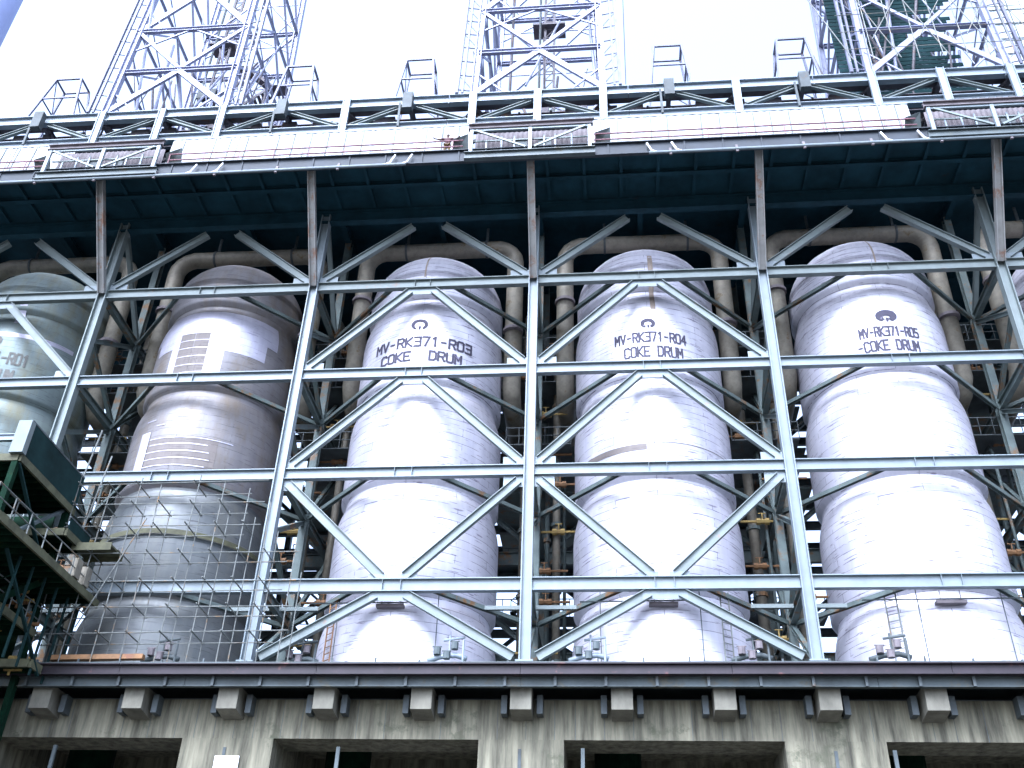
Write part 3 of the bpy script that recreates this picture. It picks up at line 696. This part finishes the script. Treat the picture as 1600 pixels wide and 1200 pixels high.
for k in range(26):
    x=rnd.uniform(-38,38); y=rnd.uniform(3.5,6); 
    P('service_box',M['topdk'],rt2,x,x+rnd.uniform(.4,1.6),y,y+.8,35.5+rnd.uniform(0,1.5),37+rnd.uniform(0,1.4),how='box')
# light handrail along the top of the truss
t=thing('top_handrail','thin grey handrail along the top of the truss girder between the towers','handrail',(0,.6,39.2))
for z in (39.7,40.2): P('rail',M['topst'],t,[(-42,1.0,z),(42,1.0,z)],.02,5,how='tube')
b=MB(); x=-42
while x<42: b.bar((x,1.0,39.0),(x,1.0,40.25),.04,.04); x+=2.6
b.build('posts',M['topst'],t)

# ---------------- hoist frames ----------------
hn=['far left','between the left tower and the middle','second from the left, beside the left tower','left of the middle tower','right of the middle tower','left of the right tower']
for x,nm in zip((-34.4,-17.1,-8.45,8.85,17.2),('leftmost, near the left edge','beside the right leg of the left tower','left of the middle tower','right of the middle tower','beside the left leg of the right tower')):
    t=thing('hoist_frame','small open pyramid steel frame on the truss, '+nm,'hoist frame',(x,0,39.2),'small hoist frames on the truss')
    wb=1.35 if x>-20 else 1.7; wt=.95; d=1.9; H=4.5
    z0,z1=39.2,39.2+H
    B=[(x-wb,0,z0),(x+wb,0,z0),(x+wb,d,z0),(x-wb,d,z0)]; T=[(x-wt,.35,z1),(x+wt,.35,z1),(x+wt,d-.3,z1),(x-wt,d-.3,z1)]
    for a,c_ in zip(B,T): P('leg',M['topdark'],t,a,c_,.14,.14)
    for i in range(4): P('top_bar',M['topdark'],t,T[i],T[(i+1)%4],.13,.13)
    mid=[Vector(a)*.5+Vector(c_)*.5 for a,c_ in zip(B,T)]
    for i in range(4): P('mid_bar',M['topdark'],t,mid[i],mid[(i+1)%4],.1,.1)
    P('brace',M['topdark'],t,mid[3],B[2],.07,.07); P('brace',M['topdark'],t,mid[1],B[2],.07,.07); P('brace',M['topdark'],t,B[0],mid[3],.07,.07); P('brace',M['topdark'],t,T[0],mid[3],.06,.06)

# ---------------- drilling towers ----------------
TZ=[39.2,43.75,48.6,53.8,59.2,65.0]
def tower(cx,label,seed,dense=0):
    rr=random.Random(seed); t=thing('drilling_tower',label,'tower',(cx,0,39.2),'drilling towers on top of the structure')
    def leg(sx,back,z):
        f=(z-39.2)/20
        return Vector((cx+sx*(4.33-.35*f),(0+.5*f) if not back else 9.4-.6*f,z))
    for sx in (-1,1):
        for back in (0,1):
            b=MB(); b.ibeam(leg(sx,back,39.2),leg(sx,back,65),.46,.42,(0,1,0),.06,.05); b.build('leg',M['topst'],t)
    for k,z in enumerate(TZ[1:]):
        for back in (0,1):
            b=MB(); b.ibeam(leg(-1,back,z),leg(1,back,z),.36,.28,(0,1,0),.04,.04); b.build('girt',M['topst'],t)
        for sx in (-1,1): P('girt',M['topst'],t,leg(sx,0,z),leg(sx,1,z),.2,.2)
        if k%2==0: P('sub_floor',M['topdk'],t,cx-4,cx+4,7.2,9.2,z-.05,z,how='box') if k==0 and dense else None
    for k in range(5):
        z0,z1=TZ[k],TZ[k+1]
        for back in (0,1):
            m0=(leg(-1,back,z1)+leg(1,back,z1))/2; mb=(leg(-1,back,z0)+leg(1,back,z0))/2
            for sx in (-1,1):
                if k%2==0: 
                    for o in ((-.14,.14) if not back else (0,)):
                        P('brace',M['topst'],t,leg(sx,back,z0+.1)+Vector((o,0,0)),m0+Vector((o,0,-.1)),.2,.22)
                else: P('brace',M['topst'],t,leg(sx,back,z1-.1),mb+Vector((0,0,.1)),.2,.26)
                # slender secondary bracing
                P('tie',M['topst'],t,leg(sx,back,(z0+z1)/2),(leg(sx,back,z0)+mb)/2 if k%2==0 else m0,.11,.11)
            P('girt',M['topst'],t,leg(-1,back,(z0+z1)/2+1.1),leg(1,back,(z0+z1)/2+1.1),.09,.11) if back else None
        for sx in (-1,1):
            ym=(leg(sx,0,z1)+leg(sx,1,z1))/2
            P('brace',M['topst'],t,leg(sx,0,z0),ym,.14,.16); P('brace',M['topst'],t,leg(sx,1,z0),ym,.14,.16)
            P('tie',M['topst'],t,(leg(sx,0,z0)+leg(sx,0,z1))/2,(leg(sx,0,z0)+leg(sx,1,z0))/2,.08,.08)
    # drill guide mast and stem in the middle
    my=4.6
    for q in (-.35,.35): P('guide_rail',M['topdk'],t,(cx+.4+q,my,39.2),(cx+.4+q,my,59),.14,.18)
    b=MB()
    z=40
    while z<58.5: b.bar((cx+.05,my,z),(cx+.75,my,z),.06,.08); b.bar((cx+.05,my,z),(cx+.75,my,z+1.0),.05,.05); z+=1.0
    b.build('guide_lacing',M['topdk'],t)
    P('drill_stem',M['darkst'],t,[(cx-.3,my-.5,39.2),(cx-.3,my-.5,58)],.09,8,how='tube')
    P('crosshead',M['darkst'],t,cx-.5,cx+.9,my-.6,my-.2,(41.0 if cx==0 else 45.4),(42.0 if cx==0 else 46.4),how='box')
    P('service_platform',M['topdk'],t,cx-.9,cx+1.6,4.2,5.6,52.2,52.4,how='box')
    # ladder towers beside the front legs
    for sx in ((-1,1)):
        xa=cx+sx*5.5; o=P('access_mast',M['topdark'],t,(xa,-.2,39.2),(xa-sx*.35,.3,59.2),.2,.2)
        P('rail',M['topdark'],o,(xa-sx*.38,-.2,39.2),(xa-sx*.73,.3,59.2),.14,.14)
        b=MB(); z=39.6
        while z<58: 
            f=(z-39.2)/20; b.bar((xa-sx*.35*f,-.2+.5*f,z),(cx+sx*(4.4-.35*f),.5*f,z),.07,.07); z+=1.55
            if rr.random()<.5: b.bar((xa-sx*.35*f,-.2+.5*f,z),(cx+sx*(4.4-.35*f),.5*f,z-1.55),.05,.05)
        b.build('rungs',M['topdark'],o)
    if dense!=1:
        P('cable',M['darkst'],t,[(cx+5.9,.9,39.4),(cx+6.1,1.2,60)],.03,5,how='tube')
    n=38 if dense==2 else (32 if dense else 12)
    for k in range(n):   # stays, pipes, hoses
        a=Vector((cx+rr.uniform(-4.3,4.3),rr.uniform(1,9),39.2+rr.uniform(0,3))); c_=a+Vector((rr.uniform(-2.4,2.4),rr.uniform(-2,2),rr.uniform(5,12)))
        P('stay',M['topst'] if k%3==0 else M['topdk'],t,[a,c_],rr.choice((.05,.08,.11)),6,how='tube')
    for k in range(5):
        x=cx+rr.uniform(-3.9,3.2); P('machine_box',M['topdk'],t,x,x+rr.uniform(.5,1.4),1.5+rr.uniform(0,3),5.5,39.2,39.7+rr.uniform(0,1.1),how='box')
    return t
tower(-26,'left steel lattice drilling tower, tangled with bracing',11,1)
tower(0,'middle steel lattice drilling tower with open bracing',12,0)
T3=tower(26,'right steel lattice drilling tower backed by dark louvres',13,2)
# stair flights inside the left tower
def stt(b):
    for k in range(5):
        z0=39.2+k*2.6; xa,xb=(-24.6,-22.0) if k%2 else (-22.0,-24.6)
        for yy in (6.6,7.5): b.bar((xa,yy,z0),(xb,yy,z0+2.6),.06,.26)
        for q in range(9): b.box(xa+(xb-xa)*(q+.5)/9-.13,xa+(xb-xa)*(q+.5)/9+.13,6.6,7.5,z0+2.6*(q+.5)/9-.02,z0+2.6*(q+.5)/9+.02)
        b.bar((xa,6.6,z0+1),(xb,6.6,z0+3.6),.05,.05); b.box(min(xa,xb)-1.2 if k%2==0 else max(xa,xb),min(xa,xb) if k%2==0 else max(xa,xb)+1.2,6.5,7.6,z0+2.56,z0+2.62)
s_=MB(); stt(s_); tag(s_.build('stair_flight',M['topdk']),'zigzag steel stair climbing inside the left drilling tower','stair')
def lv(b):
    for k in range(66):
        z=39.3+k*.42; XR=29.4-rnd.random()*(1.6 if k%5 else 4.5); b.add([(20.6,2.2,z),(XR,2.2,z),(XR,2.2,z+.35),(20.6,2.2,z+.35),(20.6,2.25,z),(XR,2.25,z),(XR,2.25,z+.35),(20.6,2.25,z+.35)],[(0,1,2,3),(7,6,5,4),(0,4,5,1),(1,5,6,2),(2,6,7,3),(3,7,4,0)])
part('louvre_wall',mat('dark_teal_louvres',(.012,.036,.040),.8,0,.4,.7,rust=.3,rustc=(.04,.035,.03),spec=.08),T3,lv)
# scaffolding round the right tower
t=thing('tower_scaffold','thin tube scaffolding in front of and beside the right drilling tower','scaffold',(27,-1,39.2))
for k in range(10):
    x=20.3+k*1.45; P('upright',M['scaf'],t,[(x,-1.0-.1*(k%3),39.3),(x+.15,-.6,58)],.035,6,how='tube')
for k in range(10):
    z=40.6+k*1.8; P('ledger',M['scaf'],t,[(20,-.95,z),(34,-.95,z)],.03,6,how='tube')
for k in range(9):
    x=20.5+k*1.5; P('diagonal',M['scaf'],t,[(x,-1.05,39.4+(k%2)*2),(x+(2.6 if k%2 else -2.2),-1.0,46.5)],.035,6,how='tube')
b=MB(); b.add([(31.4,2.2,39.4),(41,2.2,39.4),(41,2.2,60),(31.4,2.2,60),(31.4,2.25,39.4),(41,2.25,39.4),(41,2.25,60),(31.4,2.25,60)],[(0,1,2,3),(7,6,5,4),(0,4,5,1),(1,5,6,2),(2,6,7,3),(3,7,4,0)])
nt_=b.build('sheeting',M['net'],t)
b=MB()
for k in range(12): b.bar((31.4,2.15,40+k*1.6),(41,2.15,40+k*1.6),.05,.06)
for k in range(7): b.bar((31.6+k*1.5,2.15,39.4),(31.6+k*1.5,2.15,60),.05,.06)
b.build('batten',M['channel'],nt_)

# ---------------- floor edge and concrete table ----------------
fl=thing('floor_edge_beam','long dark maroon steel beam along the foot of the drums','beam',(0,-2,-1))
for x0 in range(-45,45,9):
    P('beam',M['maroon'],fl,(x0+.01,-2.05,-1.0),(x0+8.99,-2.05,-1.0),.50,.34,(0,1,0),.05,.04,how='ibeam')
P('floor_plate',M['channel'],fl,-45,45,-2.2,23.5,-.74,-.70,how='box')
for x0 in range(-45,45,15):
    P('channel',M['channel'],fl,(x0+.01,-1.75,-1.47),(x0+14.99,-1.75,-1.47),.42,.26,(0,1,0),.03,.03,how='ibeam')
b=MB()
x=-44
while x<44: b.box(x-.06,x+.06,-1.95,-1.77,-1.68,-1.26); x+=2.1667
b.build('stiffener',M['darkst'],fl)
b=MB()
for k in range(30):
    x=-22+k*1.95; b.box(x-.035,x+.035,-2.1,-2.0,-.74,-.74+rnd.uniform(.12,.3))
b.build('stub',M['darkst'],fl)
ct=thing('concrete_table','weathered concrete table of deep beam and wide piers carrying the drums','concrete table',(0,4,-17.4))
for x0 in range(-45,45,15):
    P('beam',M['conc'],ct,x0+.005,x0+14.995,-.3,1.8,-3.5,-1.78,how='box')
P('ledge',M['darkst'],ct,-45,45,-.2,1.8,-1.77,-1.70,how='box')
P('rear_beam',M['conc'],ct,-45,45,8.2,10.6,-3.5,-1.78,how='box')
P('slab',M['conc'],ct,-45,45,1.82,22,-2.2,-1.75,how='box')
for k,x in enumerate((-39,-26,-13,0,13,26,39)):
    dx={-13:-.1,0:-.05,13:.2}.get(x,0); wv={0:1.85}.get(x,2.08)
    P('pier',M['conc'],ct,x+dx-wv,x+dx+wv,-.32,3.2,-17.5,-3.502,how='box')
    P('pier_groove',M['darkst'],ct,x+dx-.12,x+dx+.02,-.36,-.325,-6.5,-3.9,how='box')
    P('rear_pier',M['conc'],ct,x-1.6,x+1.6,8.2,10.2,-17.5,-3.502,how='box')
    P('cross_beam',M['conc'],ct,x-1.2,x+1.2,3.21,8.19,-3.4,-2.21,how='box')
for k in range(-9,10):
    x=k*4.3333
    b=MB(); b.add([(x-.46,-1.5,-2.55),(x+.46,-1.5,-2.55),(x+.46,-1.5,-1.52),(x-.46,-1.5,-1.52),(x-.46,-.28,-2.7),(x+.46,-.28,-2.7),(x+.46,-.28,-1.52),(x-.46,-.28,-1.52)],[(0,1,2,3),(7,6,5,4),(0,4,5,1),(1,5,6,2),(2,6,7,3),(3,7,4,0)])
    o=b.build('corbel',M['corb'],ct)
    bv=o.modifiers.new('b','BEVEL'); bv.width=.012; bv.segments=2
    P('bearing',M['channel'],o,x-.3,x+.3,-1.45,-1.15,-1.52,-1.26,how='box')
    for sg in (-1,1): P('bracket',M['darkst'],ct,x+sg*.78-.13,x+sg*.78+.13,-.9,-.28,-2.55,-1.75,how='box')
# construction joints on the concrete face
x=-24.0
while x<26:
    P('form_joint',M['darkst'],ct,x-.010,x+.010,-.306,-.298,-3.5,-1.8,how='box'); x+=rnd.choice((.9,1.25,1.25,2.5))
# things under the table
for k,(x,l) in enumerate(((-19.5,'left'),(-6.5,'left of centre'),(6.5,'right of centre'),(19.5,'right'))):
    t=thing('discharge_duct','dark ducting and beams hanging in the opening under the table, '+l,'duct',(x,5,-4),'ducting in the openings under the concrete table')
    P('beam',M['green'],t,(x-4.3,4.2,-4.3),(x+4.3,4.2,-4.3),.5,.3,(0,1,0),.05,.04,how='ibeam')
    P('duct',M['green'],t,[(x-2.4,5,-2.3),(x-2.4,5,-5.2)],1.1,16,how='tube')
    P('post',M['channel'],t,(x+(-1.6 if x<0 else -3.9),-.1,-4.9),(x+(-1.6 if x<0 else -3.9),-.1,-3.8),.12,.16)
    P('pipe',M['channel'],t,[(x-4.3,2.2,-4.75),(x+4.3,2.2,-4.75)],.09,8,how='tube')
b=MB(); b.box(-13.5,-12.4,-.42,-.37,-5.4,-4.28); tag(b.build('sign_plate',M['plate']),'white plate on the concrete pier at the bottom left','sign')

# ---------------- left platform tower ----------------
lt=thing('platform_tower','dark green stepped platform and stair structure at the left edge, seen from below','platform tower',(-27,-5,-17.4))
def platform(x0,x1,y0,y1,z,panel,m=M['green'],rail=True):
    o=P('platform',m,lt,x0,x1,y0,y1,z,z+.06,how='box')
    b=MB(); y=y0+.2
    while y<y1: b.bar((x0,y,z-.14),(x1-.08,y,z-.14),.12,.26,(0,1,0)); y+=.62
    b.build('joists',M['green'],o)
    b=MB(); b.bar((x1,y0,z-.1),(x1,y1,z-.1),.12,.36,(1,0,0)); b.bar((x0,y0,z-.1),(x1-.07,y0,z-.1),.12,.36,(0,1,0)); b.build('edge_beam',M['olive'],o)
    if panel>0:
        b=MB(); b.box(x1-.02,x1+.03,y0+.1,y1,z+.1,z+panel); b.build('side_sheet',M['greenpl'],o)
        P('sheet_cap',M['darkst'],o,(x1,y0,z+panel),(x1,y1,z+panel),.1,.08,(1,0,0))
    elif rail:
        b=MB()
        for zz in (.55,1.1): b.tube([(x1,y0,z+zz),(x1,y1,z+zz)],.03,6)
        y=y0
        while y<=y1: b.tube([(x1,y,z),(x1,y,z+1.1)],.03,6); y+=1.4
        b.build('handrail',M['scaf'],o)
    return o
platform(-36,-22.7,-7.1,-1.6,7.25,1.85)
platform(-36,-20.8,-10.5,-.4,2.85,0,rail=True)
platform(-23.8,-21.6,-3.2,-2.25,-1.0,0,rail=False)
platform(-40,-24.0,-8,-2.3,-1.9,0,rail=False)
platform(-36,-23.6,-7.6,-1.6,5.0,0)
platform(-36,-22.4,-9.0,-2.3,.7,0)
platform(-36,-22.9,-8.2,-2.3,-3.9,0,rail=False)
platform(-24.5,-21.7,-3.4,-1.2,5.3,.7)
for k in range(6):
    yy=-6.5+k*1.15; P('hanging_post',M['greenpl'],lt,(-21.6,yy,-1.6),(-21.5,yy,2.5),.09,.09)
P('diagonal',M['greenpl'],lt,(-21.6,-7.5,2.4),(-21.6,-2.4,-1.4),.1,.14)
P('diagonal',M['greenpl'],lt,(-22.75,-7.0,6.9),(-22.75,-2.1,3.2),.1,.16)
for yy in (-3.3,-2.3): P('sheet_end',M['pipe'],lt,-21.0,-20.72,yy,yy+.5,3.0,3.9,how='box')
P('landing_beam',M['chord'],lt,(-36,-7.2,8.15),(-23.2,-7.2,8.15),.34,.2,(0,1,0),.04,.04,how='ibeam')
P('corner_bracket',M['steel'],lt,-23.2,-22.55,-7.35,-7.0,7.3,9.0,how='box')
for x,y in ((-22.9,-7),(-22.9,-1.9),(-29,-7),(-29,-1.9),(-25.5,-4.4)):
    P('post',M['green'],lt,(x,y,-17.4),(x,y,7.2),.28,.28)
P('brace',M['channel'],lt,(-23,-6.8,3.0),(-23,-2.0,7.1),.14,.2); P('brace',M['greenpl'],lt,(-29,-7.1,-1.6),(-23,-7.1,3.0),.14,.22); P('brace',M['greenpl'],lt,(-23,-7.1,3.2),(-29,-7.1,7.2),.14,.2)
b=MB()  # stair stringers between levels
for (ya,za,yb,zb,xx) in ((-9.6,-1.8,-3.0,2.9,-22.2),(-9.0,2.9,-3.4,7.2,-24.2)):
    for q in (0,.9): b.bar((xx-q,ya,za),(xx-q,yb,zb),.06,.3,(1,0,0))
    for k in range(18):
        tt=(k+.5)/18; b.box(xx-.9,xx,ya+(yb-ya)*tt-.13,ya+(yb-ya)*tt+.13,za+(zb-za)*tt-.02,za+(zb-za)*tt+.02)
    b.tube([(xx,ya,za+1),(xx,yb,zb+1)],.03,6); b.tube([(xx-.9,ya,za+1),(xx-.9,yb,zb+1)],.03,6)
b.build('stair_flight',M['green'],lt)
rr=random.Random(5)
for k in range(9):
    x=rr.uniform(-26.5,-22.4); z=rr.uniform(-1.6,2.3)
    def vv(b): b.tube([(x-.3,-2.6,z),(x+.5,-2.6,z)],.1,7); b.tube([(x,-2.65,z-.3),(x,-2.65,z+.45)],.06,6); b.tube([(x-.15,-2.7,z+.45),(x+.15,-2.7,z+.45)],.13,8)
    part('valve',M['yellow'] if k%2 else M['orange'],lt,vv)
P('light_block_sheet',M['green'],lt,-40,-23.9,-1.2,-1.1,-17.4,7.2,how='box')  # added dark sheet, keeps light from coming through behind the platforms
P('lower_panel',M['green'],lt,-34,-24.0,-8.05,-7.95,-17.4,-2.1,how='box') 
# small landings on the scaffold side
b=MB(); b.box(-21.9,-19.9,-2.2,-.9,5.0,5.1); b.box(-21.9,-19.9,-2.25,-2.2,4.8,5.2); b.box(-21.9,-19.9,-.9,-.85,4.8,5.2)
o=b.build('landing_board',M['olive']); tag(o,'small timber landing boards jutting toward the scaffolded drum','landing')
b=MB(); b.bar((-21.6,-1.7,-.35),(-17.2,-1.7,-.3),.3,.22); tag(b.build('orange_plank',M['orange']),'orange brown plank lying at the foot of the dull drum','plank')

# ---------------- scaffolding in front of the dull drum ----------------
t=thing('drum_scaffold','thin tube scaffolding standing before the lower part of the dull patched drum','scaffold',(-17,-1.5,-.7))
sx=[-22.6,-21.1,-19.6,-18.2,-16.6,-15.1,-13.7,-12.4,-10.9]
for i,x in enumerate(sx):
    top=[9.3,8.3,8.9,8.6,9.0,8.6,8.2,7.4,5.2][i]
    P('upright',M['scaf'],t,[(x,-1.9,-.7),(x+.05+rnd.uniform(-.2,.2),-1.9,top)],.03,6,how='tube'); P('upright',M['scaf'],t,[(x+.1,-.75,-.7),(x+.1,-.75,top-1.0)],.028,6,how='tube')
for k,z in enumerate((.7,2.0,3.3,4.75,6.2,7.4,8.5)):
    P('ledger',M['scaf'],t,[(-23.2,-1.95,z),(-10.6 if z<5 else -12.8,-1.95,z+.05+rnd.uniform(-.1,.1))],.027,6,how='tube'); P('ledger',M['scaf'],t,[(-22.9,-.8,z-.1),(-11.6 if z<5 else -14,-.8,z)],.026,6,how='tube')
    for i,x in enumerate(sx[:-1]):
        if z<[9,9,9,8.5,9,8,7,6][i]: P('transom',M['scaf'],t,[(x+.06,-2.25,z+.06),(x+.06,-.45,z+.06)],.032,6,how='tube')
P('diagonal',M['scaf'],t,[(-20.7,-2.0,1.0),(-18.6,-2.0,6.6)],.03,6,how='tube')
t=thing('loose_scaffold_tubes','two single scaffold tubes standing up beside the green platform','scaffold tube',(-23,-1.5,7),None)
P('tube',M['scaf'],t,[(-22.9,-1.7,7.2),(-22.5,-1.6,12.0)],.04,6,how='tube'); P('tube',M['scaf'],t,[(-21.9,-1.7,6.2),(-21.55,-1.6,10.4)],.04,6,how='tube')

# ---------------- stack at the far top left ----------------
b=MB(); b.lathe([(3.2,-17.4),(3.0,20),(2.9,90),(2.6,90)],-46.9,2,48); tag(b.build('chimney_stack',M['stack'],None,True),'blue grey stack just entering the top left corner','chimney')

# ---------------- person at the rail ----------------
def skinned(name,verts,edges,radii,m,parent,sub=2):
    me=bpy.data.meshes.new(name); me.from_pydata(verts,edges,[]); o=bpy.data.objects.new(name,me); col.objects.link(o)
    mo=o.modifiers.new('skin','SKIN'); mo.use_smooth_shade=True
    for i,r in enumerate(radii):
        s=me.skin_vertices[0].data[i]; s.radius=(r if isinstance(r,tuple) else (r,r)); s.use_root=(i==0)
    ss=o.modifiers.new('sub','SUBSURF'); ss.levels=sub; ss.render_levels=sub
    me.materials.append(m); o.parent=parent; return o
pe=thing('person','person in dark shirt leaning on the deck handrail with both arms spread','person',(-5.0,-3.85,29.15))
pe.scale=(1.12,1.12,1.04)
V=[(0,0,.95),(0,0,1.15),(0,0,1.35),(0,0,1.47),(0,-.02,1.55),(0,-.03,1.66),(0,-.02,1.75),
 (-.19,0,1.42),(-.42,-.16,1.22),(-.66,-.38,1.06),(.19,0,1.42),(.42,-.16,1.22),(.66,-.38,1.06),
 (-.1,0,.88),(-.12,-.02,.5),(-.12,.02,.09),(-.12,-.14,.04),(.1,0,.88),(.12,-.02,.5),(.12,.02,.09),(.12,-.14,.04)]
E_=[(0,1),(1,2),(2,3),(3,4),(4,5),(5,6),(2,7),(7,8),(8,9),(2,10),(10,11),(11,12),(0,13),(13,14),(14,15),(15,16),(0,17),(17,18),(18,19),(19,20)]
rd=[(.15,.11),(.14,.10),(.16,.11),.06,.055,(.085,.10),(.07,.085),.07,.05,.033,.07,.05,.033,.09,.062,.045,.04,.09,.062,.045,.04]
for sg,base in ((-1,9),(1,12)):
    bx,by,bz=V[base]
    pi=len(V); V.append((bx+sg*.04,by-.06,bz-.005)); rd.append((.04,.02)); E_.append((base,pi))
    for j,ln in enumerate((.075,.085,.08,.065)):
        o1=len(V); off=-.028+.019*j
        V.append((bx+sg*(.05)+off,by-.06-ln*.6,bz)); V.append((bx+sg*.05+off,by-.06-ln,bz-.04)); rd+=[.009,.008]; E_+=[(pi,o1),(o1,o1+1)]
    o1=len(V); V.append((bx-sg*.01,by-.08,bz-.03)); rd.append(.01); E_.append((base,o1))
V=[(x,y,z) for x,y,z in V]
skinned('body',V,E_,rd,M['skin'],pe)
skinned('shirt',[(0,0,.92),(0,0,1.15),(0,0,1.36),(-.2,0,1.42),(-.36,-.12,1.28),(.2,0,1.42),(.36,-.12,1.28)],[(0,1),(1,2),(2,3),(3,4),(2,5),(5,6)],[(.175,.13),(.16,.12),(.18,.13),.085,.07,.085,.07],M['shirt'],pe)
skinned('trousers',[(0,0,.95),(-.1,0,.86),(-.12,-.02,.5),(-.12,.02,.14),(.1,0,.86),(.12,-.02,.5),(.12,.02,.14)],[(0,1),(1,2),(2,3),(0,4),(4,5),(5,6)],[(.165,.125),.105,.08,.065,.105,.08,.065],M['trous'],pe)
skinned('hair',[(0,.03,1.70),(0,.02,1.78),(0,-.04,1.80)],[(0,1),(1,2)],[(.09,.08),(.095,.085),(.07,.05)],M['hair'],pe)
b=MB()
px,py,pz=pe.location
for q in (-.03,.03): b.tube([(px+q,py-.125,pz+1.675),(px+q,py-.115,pz+1.675)],.010,8)
b.box(px-.028,px+.028,py-.125,py-.115,pz+1.60,pz+1.608)
b.build('face_features',M['hair'],pe)
b=MB(); b.add([(px-.014,py-.115,pz+1.63),(px+.014,py-.115,pz+1.63),(px,py-.145,pz+1.632),(px,py-.118,pz+1.675)],[(0,1,2),(0,2,3),(1,3,2),(0,3,1)]); b.build('nose',M['skin'],pe)
